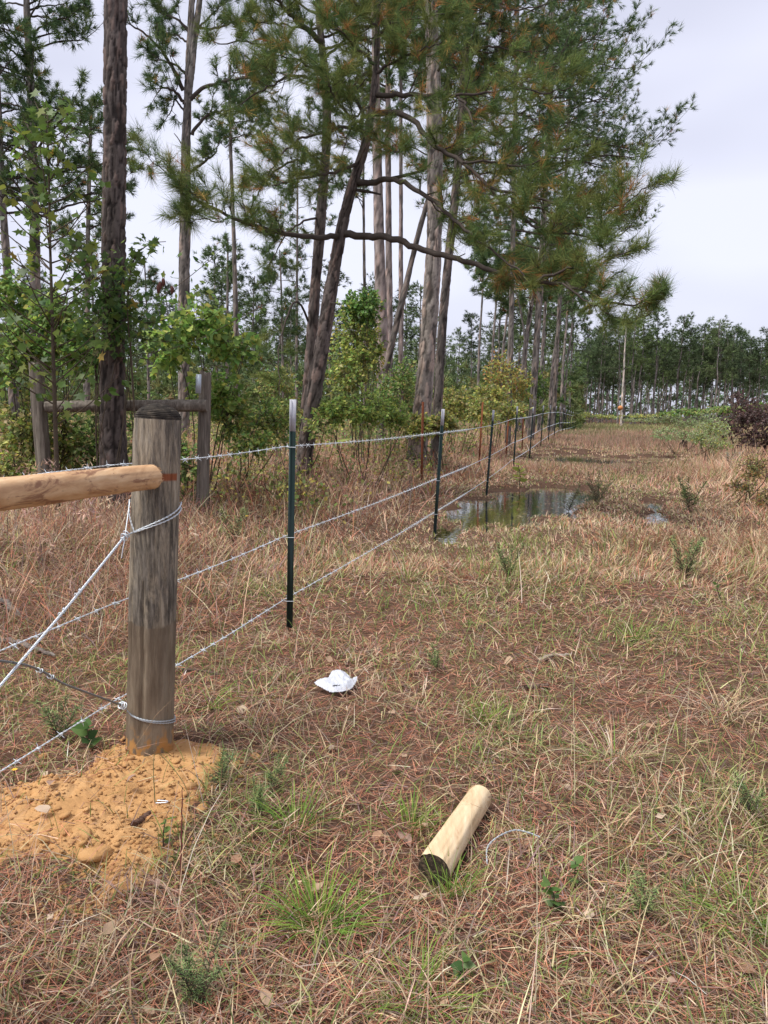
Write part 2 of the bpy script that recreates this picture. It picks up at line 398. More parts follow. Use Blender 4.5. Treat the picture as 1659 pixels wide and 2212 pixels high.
c = mixc(n, noise(n, v, 2.0, 4), c, (0.52, 0.29, 0.12)); 
c = mixc(n, ramp(n, noise(n, v, 11, 4), [(0.6, (0, 0, 0)), (0.75, (0.6, 0.6, 0.6))]), c, (0.42, 0.24, 0.12))
princ(n, o, c, 0.95, noise(n, v, 110, 6, 0.75), .7, 0.008, 0, 0.1)
tag(mk('clay_mound', V, F, mc, kind='stuff', smooth=True), 'trampled orange clay dug out around the foot of the wooden post', 'soil')
def ztop(x, y):
    sh = np.shape(x); x = np.asarray(x, float).ravel(); y = np.asarray(y, float).ravel(); z = hgt(x, y)
    k = (x > x0) & (x < x1) & (y > y0) & (y < y1)
    if k.any(): z[k] = z[k] + np.maximum(clay_h(x[k], y[k]), 0)
    return z.reshape(sh) if sh else float(z[0])

# clods: knobbly lumps of the same clay
def clod_mesh(seed):
    r_ = np.random.default_rng(seed); V = []; F = []
    nlat, nlon = 6, 9
    for a in range(nlat + 1):
        for b in range(nlon):
            t = math.pi * a / nlat; p_ = 2 * math.pi * b / nlon; V.append((math.sin(t) * math.cos(p_), math.sin(t) * math.sin(p_), math.cos(t)))
    V = np.array(V); q = r_.normal(size=(7, 3)); q = nrm(q)
    for k in q:
        d = V @ k; V = V - np.maximum(d - r_.uniform(0.5, 0.75), 0)[:, None] * k
    V += r_.normal(size=V.shape) * 0.04; V *= np.array((1.15, 0.9, 0.62))
    for a in range(nlat):
        for b in range(nlon): F.append((a * nlon + b, a * nlon + (b + 1) % nlon, (a + 1) * nlon + (b + 1) % nlon, (a + 1) * nlon + b))
    return V, np.array(F)
protoC = []
for k in range(5):
    V, F = clod_mesh(k + 3); me = mk('clay_clod', V, F, mc); protoC.append(me.data); bpy.data.objects.remove(me)
pts = []
for u_, v_, n_, sp in ((230, 1650, 26, 70), (140, 1690, 30, 70), (60, 1770, 22, 60), (180, 1830, 22, 55), (250, 1865, 14, 50), (400, 1700, 6, 80), (560, 1640, 3, 60), (300, 1780, 10, 90), (200, 1950, 6, 40)):
    for _ in range(n_): pts.append((u_ + rng.normal() * sp, v_ + rng.normal() * sp * 0.28))
nb = 0
for k, (u_, v_) in enumerate(pts):
    g = G(u_, v_)
    if clay_mask(g[0], g[1]) < 0.3 and k % 3: continue
    if np.hypot(g[0] + 0.96, g[1] - 3.1) < 0.15: continue
    o_ = bpy.data.objects.new('clay_clod', protoC[k % 5]); COL.objects.link(o_)
    s_ = min(0.006 + rng.exponential(0.0055), 0.026); o_.scale = (s_, s_ * rng.uniform(0.8, 1.2), s_ * rng.uniform(0.7, 1.1)); o_.rotation_euler = (rng.normal() * 0.2, rng.normal() * 0.2, rng.uniform(0, 6.3))
    o_.location = (g[0], g[1], float(ztop(g[0], g[1])) + s_ * 0.2)
    tag(o_, 'loose crumb of orange clay lying on or around the dug mound', 'clod', 'clay clods on the dug mound')
n = 4200; cu = U(-60, 590, n); cv = U(1585, 2010, n); cp = np.array([G(a_, b_)[:2] for a_, b_ in zip(cu[:n], cv[:n])]); kk = (clay_mask(cp[:, 0], cp[:, 1]) > .02) & (np.hypot(cp[:, 0] + .96, cp[:, 1] - 3.1) > .12); kk &= rng.random(n) < .2 + sst(.42, .6, fbm(cp[:, 0] * 3.5, cp[:, 1] * 3.5, 12)); cp = cp[kk]; n = len(cp)
cz = ztop(cp[:, 0], cp[:, 1]); V0 = np.array([(1, 0, 0), (.2, .95, .1), (-1, .1, 0), (-.1, -.9, 0), (.1, .1, .75), (0, 0, -.5)]) * (1, 1, .9); F0 = np.array([(0, 1, 4, 4), (1, 2, 4, 4), (2, 3, 4, 4), (3, 0, 4, 4), (1, 0, 5, 5), (2, 1, 5, 5), (3, 2, 5, 5), (0, 3, 5, 5)])[:, :3]; sz = np.minimum(.0028 + rng.exponential(.0028, n), .014); ca = U(0, 6.3, n); VV = V0[None] * sz[:, None, None] * (1 + rng.normal(0, .12, (n, 1, 3))); cx_ = VV[..., 0] * np.cos(ca)[:, None] - VV[..., 1] * np.sin(ca)[:, None]; cy_ = VV[..., 0] * np.sin(ca)[:, None] + VV[..., 1] * np.cos(ca)[:, None]
VV = np.stack([cx_ + cp[:, :1], cy_ + cp[:, 1:2], VV[..., 2] + (cz + sz * .25)[:, None]], -1); FF = (F0[None] + (np.arange(n) * len(V0))[:, None, None]).reshape(-1, 3)
tag(mk('clay_crumbs', VV.reshape(-1, 3), FF, mc, kind='stuff'), 'fine crumbs of clay scattered over the dug mound', 'soil')
for lab, u_, v_, s_ in (('largest rounded clay clod, left of the brown stick on the mound', 175, 1817, 0.036), ('flat clay slab in front of the rounded clod', 208, 1865, 0.045), ('pale clay lump lying in the straw right of the mound', 552, 1637, 0.022)):
    g = G(u_, v_); o_ = bpy.data.objects.new('clay_clod', protoC[1]); COL.objects.link(o_); o_.scale = (s_ * 1.2, s_, s_ * 0.75); o_.rotation_euler = (0.1, 0.1, u_)
    o_.location = (g[0], g[1], float(ztop(g[0], g[1])) + s_ * 0.25); tag(o_, lab, 'clod', 'clay clods on the dug mound')

# ================================================================== GROUND COVER (grass, straw: nobody could count it)
def blades(x, y, Ln, Wd, az, th0, curl, seg, C, z0=0.0, zlift=0.004, tipw=0.12, flatw=None):
    """Ribbons from the ground up; th0 lean from the vertical, curl added along the blade (all arrays)."""
    N = len(x); z = ztop(x, y) + z0; p = np.stack([x, y, z], 1); V = np.zeros((N, 2 * seg + 1, 3))
    tw = rng.normal(0, 0.5, N); wd = np.stack([-np.sin(az + tw), np.cos(az + tw), rng.normal(0, 0.25, N)], 1); wd = nrm(wd)
    step = Ln / seg; gz = z - z0 if np.ndim(z0) else z
    for s_ in range(seg):
        w_ = (Wd * (1 - s_ / seg * 0.5))[:, None] * 0.5
        V[:, 2 * s_] = p - wd * w_; V[:, 2 * s_ + 1] = p + wd * w_
        th = th0 + curl * (s_ + 0.5) / seg
        p = p + step[:, None] * np.stack([np.sin(th) * np.cos(az), np.sin(th) * np.sin(az), np.cos(th)], 1)
        p[:, 2] = np.maximum(p[:, 2], gz - 0.004 + zlift)
    V[:, 2 * seg] = p
    b = (np.arange(N) * (2 * seg + 1))[:, None]; F = []
    for s_ in range(seg - 1):
        F.append(np.hstack([b + 2 * s_, b + 2 * s_ + 1, b + 2 * s_ + 3])); F.append(np.hstack([b + 2 * s_, b + 2 * s_ + 3, b + 2 * s_ + 2]))
    F.append(np.hstack([b + 2 * seg - 2, b + 2 * seg - 1, b + 2 * seg]))
    return V.reshape(-1, 3), np.vstack(F), np.repeat(C, 2 * seg + 1, axis=0)
def wedge(N, ya, yb, k=1.0, left=None, right=None):
    """N ground points in the view wedge between two distances, density ~ 1/y^k."""
    t = rng.random(N); e = 2 - k
    y = (ya**e + t * (yb**e - ya**e))**(1 / e) if abs(e) > 1e-6 else ya * (yb / ya)**t
    a = -0.60 * y - 0.75; b = 0.62 * y + 0.75
    x = a + (b - a) * rng.random(N); return x, y
def pal(N, cols, wts, jit=0.22):
    cols = np.array(cols); i = rng.choice(len(cols), N, p=np.array(wts) / sum(wts)); c = cols[i] * (1 + rng.normal(0, jit, (N, 1))) * (1 + rng.normal(0, 0.06, (N, 3)))
    return np.clip(c, 0.008, 0.9)
STRAW = [(0.50, 0.235, 0.145), (0.39, 0.17, 0.11), (0.60, 0.36, 0.235), (0.28, 0.13, 0.085)]
DRY = [(0.60, 0.47, 0.30), (0.50, 0.35, 0.23), (0.70, 0.58, 0.42), (0.38, 0.245, 0.165), (0.52, 0.45, 0.26)]
GRN = [(0.26, 0.30, 0.095), (0.19, 0.255, 0.075), (0.38, 0.38, 0.15), (0.14, 0.195, 0.065)]
ORG_ = [(0.66, 0.40, 0.27), (0.72, 0.49, 0.345), (0.58, 0.33, 0.22), (0.65, 0.50, 0.33)]
PLUM = [(0.29, 0.20, 0.165), (0.22, 0.155, 0.13), (0.36, 0.27, 0.215)]
def fenced(x, y): return (FA + FB * y) - x
def cull(x, y, p_):
    k = rng.random(len(x)) < p_; return x[k], y[k]
def green_amt(x, y):
    return np.maximum(sst(0.44, 0.62, fbm(x * 1.5, y * 1.2, 41, 5)), .95 * sst(.2, 1.4, x) * sst(6.5, 4, y) * sst(.35, .55, fbm(x * 2.2, y * 2.0, 47))) * (1 - 0.75 * sst(0.2, 1.4, fenced(x, y)))
def bare(x, y):   # the trodden wheel ruts to the right: thinner cover
    return sst(0.5, 0.68, fbm(x * 0.8 + 3, y * 0.5, 55)) * sst(0.2, 1.5, x)
LOG0, LOG1 = G(936, 1912), G(1034, 1750)
BAGC = G(722, 1497)
def clear_of(x, y):
    """1 where cover may stand: not on the log, the bag or through the posts."""
    t = np.clip(((x - LOG0[0]) * (LOG1[0] - LOG0[0]) + (y - LOG0[1]) * (LOG1[1] - LOG0[1])) / np.sum((LOG1[:2] - LOG0[:2])**2), -0.1, 1.1)
    d = np.hypot(x - LOG0[0] - t * (LOG1[0] - LOG0[0]), y - LOG0[1] - t * (LOG1[1] - LOG0[1]))
    return (d > 0.052) & (np.hypot(x - BAGC[0], (y - BAGC[1])) > 0.12)
def layer(name, label, N, ya, yb, k, fn, seg, keep=None, mat='grass'):
    x, y = wedge(N, ya, yb, k)
    pr = (1 - 0.93 * clay_mask(x, y)) if ya < 6 else np.ones(N)
    pr = pr * (1 - 0.95 * sst(0.40, 0.75, pud_mask(x, y)))
    if keep is not None: pr = pr * keep(x, y)
    if ya < 5: pr = pr * clear_of(x, y)
    x, y = cull(x, y, pr)
    V, F, C = fn(x, y, seg)
    tag(mk(name, V, F, M[mat], C=C, kind='stuff'), label, 'grass')
def f_straw(x, y, s_):
    n = len(x); return blades(x, y, U(.05, .16, n), U(.0018, .0030, n) * np.maximum(1, y / 3.2), U(0, 6.3, n), U(1.25, 1.62, n), U(-.1, .35, n), s_, pal(n, STRAW + PLUM, (5, 5, 3, 3, 1.5, 1.5, 1), .28), z0=np.abs(rng.normal(0, .016, n)))
def f_lodged(x, y, s_):
    n = len(x); base = fbm(x * 0.9, y * 0.9, 21) * 18.0; az = base + rng.normal(0, 1.5, n)
    return blades(x, y, .05 + .05 * rng.random(n) + rng.exponential(.035, n).clip(0, .15), U(.0026, .0050, n) * np.maximum(1, y / 3.5), az, np.clip(rng.normal(1.08, .3, n), .1, 1.5), U(.1, 1.0, n), s_, pal(n, DRY + PLUM, (5, 4, 1.2, 4, 4, 2, 2, 1), .25), z0=np.abs(rng.normal(0, .012, n)))
def f_green(x, y, s_):
    n = len(x); return blades(x, y, U(.035, .14, n), U(.0026, .0052, n) * np.maximum(1, y / 3.5), U(0, 6.3, n), np.abs(rng.normal(.75, .4, n)).clip(0, 1.45), U(.2, 1.2, n), s_, pal(n, GRN + DRY[:2], (4, 4, 4, 3, 1.2, .8), .22))
def f_stand(x, y, s_):
    n = len(x); return blades(x, y, U(.25, .55, n), U(.002, .0032, n) * np.maximum(1, y / 3), U(0, 6.3, n), np.abs(rng.normal(.3, .25, n)), U(.0, .9, n), s_, pal(n, DRY, (4, 3, 5, 2, 2), .2))
layer('pine_straw', 'reddish brown pine straw lying over the near ground', 92000, 0.9, 7.5, 1.35, f_straw, 2, lambda x, y: 1 - 0.35 * green_amt(x, y))
layer('dry_grass', 'flattened tan and brown dry grass over the near ground', 40000, 0.9, 7.5, 1.35, f_lodged, 2, lambda x, y: (0.12 + 1.0 * sst(.38, .62, fbm(x * 1.9, y * 1.9, 44))) * (1 - 0.55 * bare(x, y)))
layer('green_grass', 'short green grass scattered through the near dry cover', 80000, 0.9, 7.5, 1.35, f_green, 3, lambda x, y: (0.3 + 0.7 * green_amt(x, y)) * (1 - 0.6 * bare(x, y)))
layer('grass_stalks', 'thin pale dry stalks standing in the near grass', 420, 1.0, 7.5, 1.3, f_stand, 4)
# middle distance
def low(x, y):   # short, trodden growth round the puddles
    d = np.full(len(x), -9.0)
    for poly, _y, _s in PUD: d = np.maximum(d, pip(x, y, poly))
    return (0.32 + 0.68 * sst(.3, 2.2, -d)) * (1 - .6 * sst(16.5, 18, y) * sst(25.5, 24, y) * sst(.32, .38, x / y + .1) * sst(.52, .44, x / y + .1))
def f_mid(x, y, s_):
    n = len(x); g = sst(.42, .68, fbm(x * .55, y * .4, 61)); og = sst(9, 20, y) * 0.8
    c = pal(n, DRY + STRAW, (4, 4, .8, 4, 4, 4, 3, 3, 1), .24); co = pal(n, ORG_, (4, 4, 3, 3), .2); t = (rng.random(n) < og)[:, None]
    base = fbm(x * 0.6, y * 0.6, 22) * 14; az = base + rng.normal(0, .9, n)
    Ln = low(x, y) * U(.07, .24, n) * (1 + .7 * sst(.4, .7, fbm(x * .5, y * .5, 66))) * (1 + 1.5 * sst(1.4, 3.6, x - (0.30 * y - 0.5)))
    return blades(x, y, Ln, U(.0016, .0026, n) * np.maximum(y, 3) * .48, az, np.clip(rng.normal(.85, .35, n), .05, 1.45), U(.1, .9, n), s_, np.where(t, co, c))
def f_midg(x, y, s_):
    n = len(x); return blades(x, y, low(x, y) * U(.09, .30, n), U(.0016, .0026, n) * np.maximum(y, 3) * .55, U(0, 6.3, n), np.abs(rng.normal(.4, .3, n)), U(.1, 1.0, n), s_, pal(n, GRN + DRY[:1], (3, 3, 4, 2, 2), .22))
layer('dry_grass', 'tan and reddish dry grass of the middle distance', 76000, 6.5, 21, 1.25, f_mid, 2, lambda x, y: 1 - 0.3 * bare(x, y))
layer('green_grass', 'greener grass patches of the middle distance', 34000, 6.5, 24, 1.25, f_midg, 2, lambda x, y: 0.10 + 0.8 * sst(.5, .7, fbm(x * .9, y * .5, 43)))
def f_far(x, y, s_):
    n = len(x); c = pal(n, ORG_ + DRY[:1], (5, 4, 4, 2, 2), .16); gg = pal(n, [(.30, .31, .12), (.25, .27, .12), (.40, .38, .18)], (1, 1, 1), .18)
    yel = (rng.random(n) < 0.12 + 0.75 * sst(48, 70, y + 12 * (fbm(x * .12, y * .1, 71) - .5)) + 0.6 * sst(.55, .7, fbm(x * .3, y * .12, 72)))[:, None]
    return blades(x, y, low(x, y) * U(.16, .42, n) * (.55 + .45 * sst(.5, 2.5, np.abs(fenced(x, y)))), U(.0012, .002, n) * y * .46, U(0, 6.3, n), np.abs(rng.normal(.35, .3, n)), U(.0, .7, n), s_, np.where(yel, gg, c))
def f_short(x, y, s_):
    n = len(x); return blades(x, y, U(.03, .095, n), U(.0018, .0030, n) * y * .5, U(0, 6.3, n), np.clip(rng.normal(.9, .4, n), 0, 1.5), U(.1, .8, n), s_, pal(n, DRY + ORG_ + GRN, (4, 3, 3, 2, 3, 3, 3, 2, 3, 3, 2, 3, 1), .2))
layer('short_grass', 'short tan grass on the wet ground around the puddles', 42000, 7.2, 27, 1.3, f_short, 2, lambda x, y: sst(1.2, -.3, fenced(x, y)))
def rim():
    xs = []; ys = []
    for poly, yc, soft in PUD:
        b0 = poly.min(0) - (1.2, 1.6 if yc < 15 else 2.6); b1 = poly.max(0) + (1.2, 1.6); k = 9000 if yc < 10 else (3500 if yc < 15 else 8000); xs.append(U(b0[0], b1[0], k)); ys.append(U(b0[1], b1[1], k))
    x = np.concatenate(xs); y = np.concatenate(ys); x, y = cull(x, y, 1 - .86 * sst(.45, .75, pud_mask(x, y))); V, F, C = f_short(x, y, 2); tag(mk('short_grass', V, F, M['grass'], C=C, kind='stuff'), 'short sodden grass at the very edge of the puddles', 'grass')
rim()
layer('tall_dry_grass', 'orange brown tall grass filling the far field beyond the puddles', 100000, 17, 46, 1.35, f_far, 1)
layer('tall_dry_grass', 'orange and yellow green grass at the far end of the field', 56000, 45, 125, 1.45, f_far, 1)
# the rough brown bank left of the fence
def f_bank(x, y, s_):
    n = len(x); c = pal(n, STRAW + DRY + PLUM, (3, 3, 3, 2, 2, 3, 1, 2, 1, 3, 3, 3), .24)
    return blades(x, y, U(.22, .62, n), U(.0016, .0024, n) * np.maximum(y, 3) * .5, U(0, 6.3, n), np.clip(np.abs(rng.normal(.65, .4, n)), 0, 1.4), U(.2, 1.4, n), s_, c)
layer('bank_grass', 'rank russet grass on the bank left of the wire fence', 62000, 4.2, 26, 1.2, f_bank, 3, lambda x, y: sst(.2, 1.0, fenced(x, y)) * (0.25 + 0.75 * sst(.3, .6, fbm(x, y, 91))))
def plumes():
    """Feathery seed heads of the bank grass."""
    x, y = wedge(2600, 4.8, 16, 1.2); x, y = cull(x, y, sst(.35, 1.2, fenced(x, y)) * sst(.42, .62, fbm(x * .8, y * .8, 95)))
    n = len(x); K = 16; hh = U(.30, .62, n); az0 = U(0, 6.3, n); q = np.repeat(np.arange(n), K)
    bx = x + np.cos(az0) * .1 * hh; by = y + np.sin(az0) * .1 * hh; z = ztop(x, y) + hh
    p0 = np.stack([bx, by, z], 1)[q] + rng.normal(0, .035, (n * K, 3)); d = nrm(rng.normal(size=(n * K, 3)) + np.array((0, 0, .5))); ln = U(.03, .075, n * K)[:, None]
    side = nrm(np.cross(d, rng.normal(size=(n * K, 3)))) * (U(.003, .006, n * K))[:, None]
    V = np.stack([p0 - side, p0 + side, p0 + d * ln], 1).reshape(-1, 3); F = np.arange(len(V)).reshape(-1, 3)
    c = pal(n, [(.52, .33, .24), (.60, .43, .31), (.40, .24, .17)], (3, 2, 2), .2); C = np.repeat(np.repeat(c, K, 0), 3, 0)
    a = np.stack([x, y, ztop(x, y)], 1); V2, F2 = sticks(a, np.stack([bx, by, z], 1), .002, .0015)
    tag(mk('seed_heads', np.vstack([V, V2]), [F, F2 + len(V)], M['grass'], C=np.vstack([C, np.repeat(c * .7, 6, 0)]), kind='stuff'), 'pinkish tan feathery seed heads on the bank grass', 'grass')
plumes()

def floating():
    for (poly, yc, soft), z in zip(PUD, PLV):
        b0 = poly.min(0); b1 = poly.max(0); n = 1500 if yc < 10 else 260; x = U(b0[0], b1[0], n); y = U(b0[1], b1[1], n); m_ = pud_mask(x, y); k = (m_ > .35) & (rng.random(n) < .15 + .85 * sst(.45, .7, fbm(x * 2.2, y * 1.2, 88))); x = x[k]; y = y[k]; n = len(x); az = U(0, 6.3, n); ln = U(.03, .12, n); w_ = U(.004, .012, n)
        d = np.stack([np.cos(az), np.sin(az), np.zeros(n)], 1); s_ = np.stack([-np.sin(az), np.cos(az), np.zeros(n)], 1); c = np.stack([x, y, np.full(n, z + .004)], 1)
        V = np.stack([c - d * ln[:, None] / 2, c + s_ * w_[:, None] / 2, c + d * ln[:, None] / 2 + (0, 0, .004), c - s_ * w_[:, None] / 2], 1).reshape(-1, 3); F = np.arange(4 * n).reshape(-1, 4)
        tag(mk('floating_straw', V, F, M['grass'], C=np.repeat(pal(n, STRAW + DRY + GRN[:2], (2, 2, 2, 2, 2, 2, 1, 2, 2, 1, 1)), 4, 0), kind='stuff'), 'bits of straw and scum floating on the puddle', 'litter')
floating()

# ================================================================== FENCE
def lathe_grid(p, r, sides, disp):
    return tube(p, r, sides, True, disp)

# ---- the big round corner post
PB = G(323, 1622); PY = float(PB[1]); PT = P(341, 905, PY + 0.02)
POST_R = 0.0945
def big_post():
    ax = PT - PB; Hh = float(np.linalg.norm(ax)); ax = ax / Hh
    nz_, sd_ = 230, 110
    zz = np.r_[np.linspace(-0.25, Hh, nz_), Hh + 0.0]; p = PB + ax * zz[:nz_, None]
    prof = POST_R * (1.02 - 0.03 * np.clip(zz[:nz_] / Hh, 0, 1))
    def disp(T, Sx):
        a = T / (2 * math.pi) * 26; fl = (vn(a % 26, Sx * 0.9, 3) - .5) * .006
        ck = vn(np.mod(a * 1.7, 44), Sx * 2.2, 8); crack = -0.009 * sst(.78, .84, ck) * sst(.2, .5, Sx)
        chip = -0.004 * sst(.66, .74, fbm(np.mod(a * .55, 14.3), Sx * 3.0, 15, 3))
        return fl + crack + chip + (fbm(np.mod(a * 3, 78), Sx * 14, 4, 3) - .5) * .0016
    V, Fs, (T, Sx) = tube(p, prof, sd_, True, disp)
    V = V[:nz_ * sd_]; F = Fs[0]; H_ = Sx - 0.25
    # masks: R saw cut, G weathered upper half, B clay smear
    edge = 0.565 + 0.008 * np.sin(T * 2 + 1) + 0.004 * (vn(T * 6, T * 0, 2) - .5)
    up = sst(-.004, .004, H_ - edge)
    fx = _r * 1.0; T0, A0, B0 = frames(p[:3]); ang = lambda d: math.atan2(np.dot(d, B0[1]), np.dot(d, A0[1])) % (2 * math.pi)
    NSH = 0.42
    front = ang(np.array((0.28, -0.96, 0.0)))
    da = np.abs((T - front - NSH + math.pi) % (2 * math.pi) - math.pi)
    cut = (da < 0.62) & (np.abs(H_ - 1.163) < 0.0115)
    sm = sst(.56, .66, fbm(T * 5, H_ * 30, 33) + .15 * sst(.14, .0, H_)) * sst(.16, .05, H_)
    V3 = V.reshape(nz_, sd_, 3); c3 = p[:, None, :]; V3 = np.where(cut[..., None], c3 + (V3 - c3) * 0.985, V3)
    C = np.stack([cut * 1.0, up, sm], -1).reshape(-1, 3)
    root = thing('fence_post', 'thick weathered round post with domed black top standing in orange clay', 'post', tuple(PB), None)
    m, n, o = mat_new('weathered_post_wood'); at = node(n, 'ShaderNodeAttribute', attribute_name='Col'); sp = node(n, 'ShaderNodeSeparateColor'); n.links.new(at.outputs['Color'], sp.inputs[0])
    vf = coords(n, (36, 36, 3.6)); fine = noise(n, vf, 2.4, 8, .75); pat = noise(n, coords(n, (13, 13, 2.2)), 1.6, 8, .74, .5)
    upc = mixc(n, ramp(n, pat, [(.44, (0, 0, 0)), (.56, (1, 1, 1))]), ramp(n, fine, [(.3, (.032, .028, .023)), (.5, (.14, .12, .096)), (.7, (.33, .29, .235))]),
               ramp(n, fine, [(.28, (.14, .108, .074)), (.5, (.33, .275, .20)), (.72, (.50, .43, .33))]))
    loc_ = ramp(n, noise(n, coords(n, (6, 6, 1.2)), 1.6, 5, .6, .4), [(.38, (.085, .058, .040)), (.5, (.18, .135, .092)), (.62, (.33, .27, .195))])
    loc_ = mixc(n, .45, loc_, ramp(n, fine, [(.3, (.10, .07, .048)), (.7, (.33, .27, .19))]))
    c = mixc(n, sp.outputs[1], loc_, upc); c = mixc(n, sp.outputs[2], c, (.46, .24, .08)); c = mixc(n, sp.outputs[0], c, (.30, .10, .045))
    princ(n, o, c, .88, fine, .9, .01, 0, .15)
    mk('shaft', V3.reshape(-1, 3), F, m, root, C=C, smooth=True)
    # domed, sawn top with growth-ring ridges
    t = np.linspace(0, 1, 46); rr = prof[-1] * np.cos(t * math.pi / 2); hh = 0.062 * np.sin(t * math.pi / 2)
    rr = rr * 0.996 + 0.0024 * np.sin(t * 80) * (t > .05) * (t < .95); rr[-1] = 0.0004
    T_, A_, B_ = frames(p); Vd = []
    th = np.linspace(0, 2 * math.pi, 96, endpoint=False)
    ring = np.linalg.norm(V3[-1] - p[-1], axis=1); ring = np.interp(th, np.linspace(0, 2 * math.pi, sd_ + 1), np.r_[ring, ring[0]]) / prof[-1]
    for k in range(46): Vd.append(PT + ax * (hh[k] - .001) + (rr[k] * ring)[:, None] * (np.cos(th)[:, None] * A_[-1] + np.sin(th)[:, None] * B_[-1]) + (ax * (0.0015 * (vn(th * 3, np.full(96, t[k] * 4), 6) - .5)[:, None])))
    Vd = np.vstack(Vd); i = np.arange(45)[:, None] * 96; j = np.arange(96)[None, :]; kx = (j + 1) % 96
    md = mat_wood('black_weathered_end_grain', [(.3, (.014, .012, .011)), (.55, (.055, .046, .036)), (.75, (.15, .12, .085))], (40, 40, 60))
    mk('domed_top', Vd, np.stack([i + j, i + kx, i + 96 + kx, i + 96 + j], -1).reshape(-1, 4), md, root, smooth=True)
    return ax
PAX = big_post()

# ---- peeled brace rail, and the far end post of the brace (just out of the picture)
RL0 = P(328, 1030, PY - 0.10)                       # the sawn end against the big post
RDIR = nrm(np.array((-FB, -1.0, 0.008))); RL1 = RL0 + RDIR * 1.75
def log_mesh(p0, p1, r0, r1, seed, sides=64, n=120, rough=.003, ragged=0.0):
    p = resample([p0, (np.asarray(p0) + p1) / 2 + np.array((0, 0, .006)), p1], n); r = np.linspace(r0, r1, n)
    def disp(T, Sx):
        return (fbm(np.cos(T) * 1.5 + 5, np.sin(T) * 1.5 + Sx * 2.2, seed, 3) - .5) * rough * 3 + (fbm(T * 7, Sx * 2.5, seed + 3, 3) - .5) * rough * .8
    V, Fs, (T, Sx) = tube(p, r, sides, True, disp)
    if ragged:
        e = V[:sides]; d = nrm(np.asarray(p0, float) - np.asarray(p1)); e += d * (ragged * (vn(np.arange(sides) * .9, np.zeros(sides), seed + 8) - .3))[:, None]
    return V, Fs, (T, Sx)
def wood_peeled(name, base, stain, spots, axis_scale):
    m, n, o = mat_new(name); f = noise(n, coords(n, axis_scale), 1.0, 6, .65, .4); c = ramp(n, f, [(.28, base[0]), (.5, base[1]), (.72, base[2])])
    c = mixc(n, ramp(n, noise(n, coords(n, tuple(a * .22 + .8 for a in axis_scale)), 3.0, 5, .7, .8), [(spots, (0, 0, 0)), (spots + .09, (.85, .85, .85))]), c, stain)
    princ(n, o, c, .7, f, .35, .004, 0, .25); return m
M['peeled'] = wood_peeled('peeled_pine_rail', ((.38, .205, .10), (.58, .36, .19), (.70, .49, .29)), (.24, .115, .065), .53, (26, 3.5, 26))
root = thing('brace_rail', 'freshly peeled tan log rail butting against the thick post', 'rail', tuple(RL0))
V, Fs, (T, Sx) = log_mesh(RL1, RL0, .0495, .047, 21, ragged=0)
mk('log', V, Fs, M['peeled'], root, smooth=True)
nsp = 90; a = U(0, 6.3, nsp); T_, A_, B_ = frames(resample([RL1, RL0], 8)); rad = U(.038, .047, nsp)
q0 = RL0 - RDIR * .001 + rad[:, None] * (np.cos(a)[:, None] * A_[0] + np.sin(a)[:, None] * B_[0]); q1 = q0 - RDIR * U(.004, .016, nsp)[:, None] + rng.normal(0, .003, (nsp, 3))
Vs, F_ = sticks(q0, q1, U(.0012, .003, nsp), .0003); mk('splintered_edge', Vs, F_, M['peeled'], root, kind='stuff')
PB2 = np.array((RL1[0] - .02, RL1[1] - .09, 0)); PB2[2] = float(hgt(PB2[0], PB2[1]))
p = resample([PB2 - (0, 0, .2), PB2 + (0, 0, 1.4)], 60); V, Fs, _ = tube(p, .095, 48, True, lambda T, Sx: (vn(T * 4, Sx * .8, 4) - .5) * .006)
M['oldpost'] = mat_wood('grey_weathered_wood', [(.3, (.055, .047, .038)), (.5, (.15, .125, .10)), (.72, (.27, .235, .19))], (28, 28, 2.5))
tag(mk('fence_post', V, Fs, M['oldpost'], smooth=True, loc=tuple(PB2)), 'weathered post carrying the near end of the peeled rail', 'post')

# ---- twisted and barbed wire
def helix(p, R_, pitch, ph):
    T, A, B = frames(p); s = np.r_[0, np.cumsum(np.linalg.norm(np.diff(p, axis=0), axis=1))]; a = 2 * math.pi * s / pitch + ph
    return p + R_ * (np.cos(a)[:, None] * A + np.sin(a)[:, None] * B)
def cable(mb, pts, strands, R_, r_, pitch, step, sides=5):
    L_ = np.linalg.norm(np.diff(np.asarray(pts, float), axis=0), axis=1).sum(); n = max(6, int(L_ / step)); p = resample(pts, n)
    for k in range(strands): add_tube(mb, helix(p, R_, pitch, 2 * math.pi * k / strands), r_, sides)
    return p
def barb_mesh():
    mb = MB(); t = np.linspace(0, 2 * math.pi * 2.2, 26)
    add_tube(mb, np.stack([np.linspace(-.004, .004, 26), .0042 * np.cos(t), .0042 * np.sin(t)], 1), .0012, 4)
    for sx, a in ((-.004, .6), (-.003, .6 + math.pi), (.004, 2.2), (.003, 2.2 + math.pi)):
        d = np.array((sx * 1.2, math.cos(a), math.sin(a))); add_tube(mb, np.array([(sx, 0, 0), (sx, 0, 0) + d * .011 * (1, 1, 1), (sx, 0, 0) + d * .0185]), np.array((.0013, .0012, .0004)), 4)
    return mb
_b = barb_mesh().build('barb', M['galv']); BARB = _b.data; bpy.data.objects.remove(_b)
POSTY = [4.9 + 4.6 * k for k in range(21)]
HTS = (1.20, 0.62, 0.20)
def fence_pt(y, hz, side=-.03):
    x = FA + FB * y; c = nrm(np.array((1, -FB, 0.0)))
    zz = np.interp(y, [1.0, 3.2] + POSTY, [float(h_base(FA + FB * q, q)) for q in [1.0, 3.2] + POSTY])
    sag = 0.0
    return np.array((x, y, zz + hz)) - c * side * -1.0
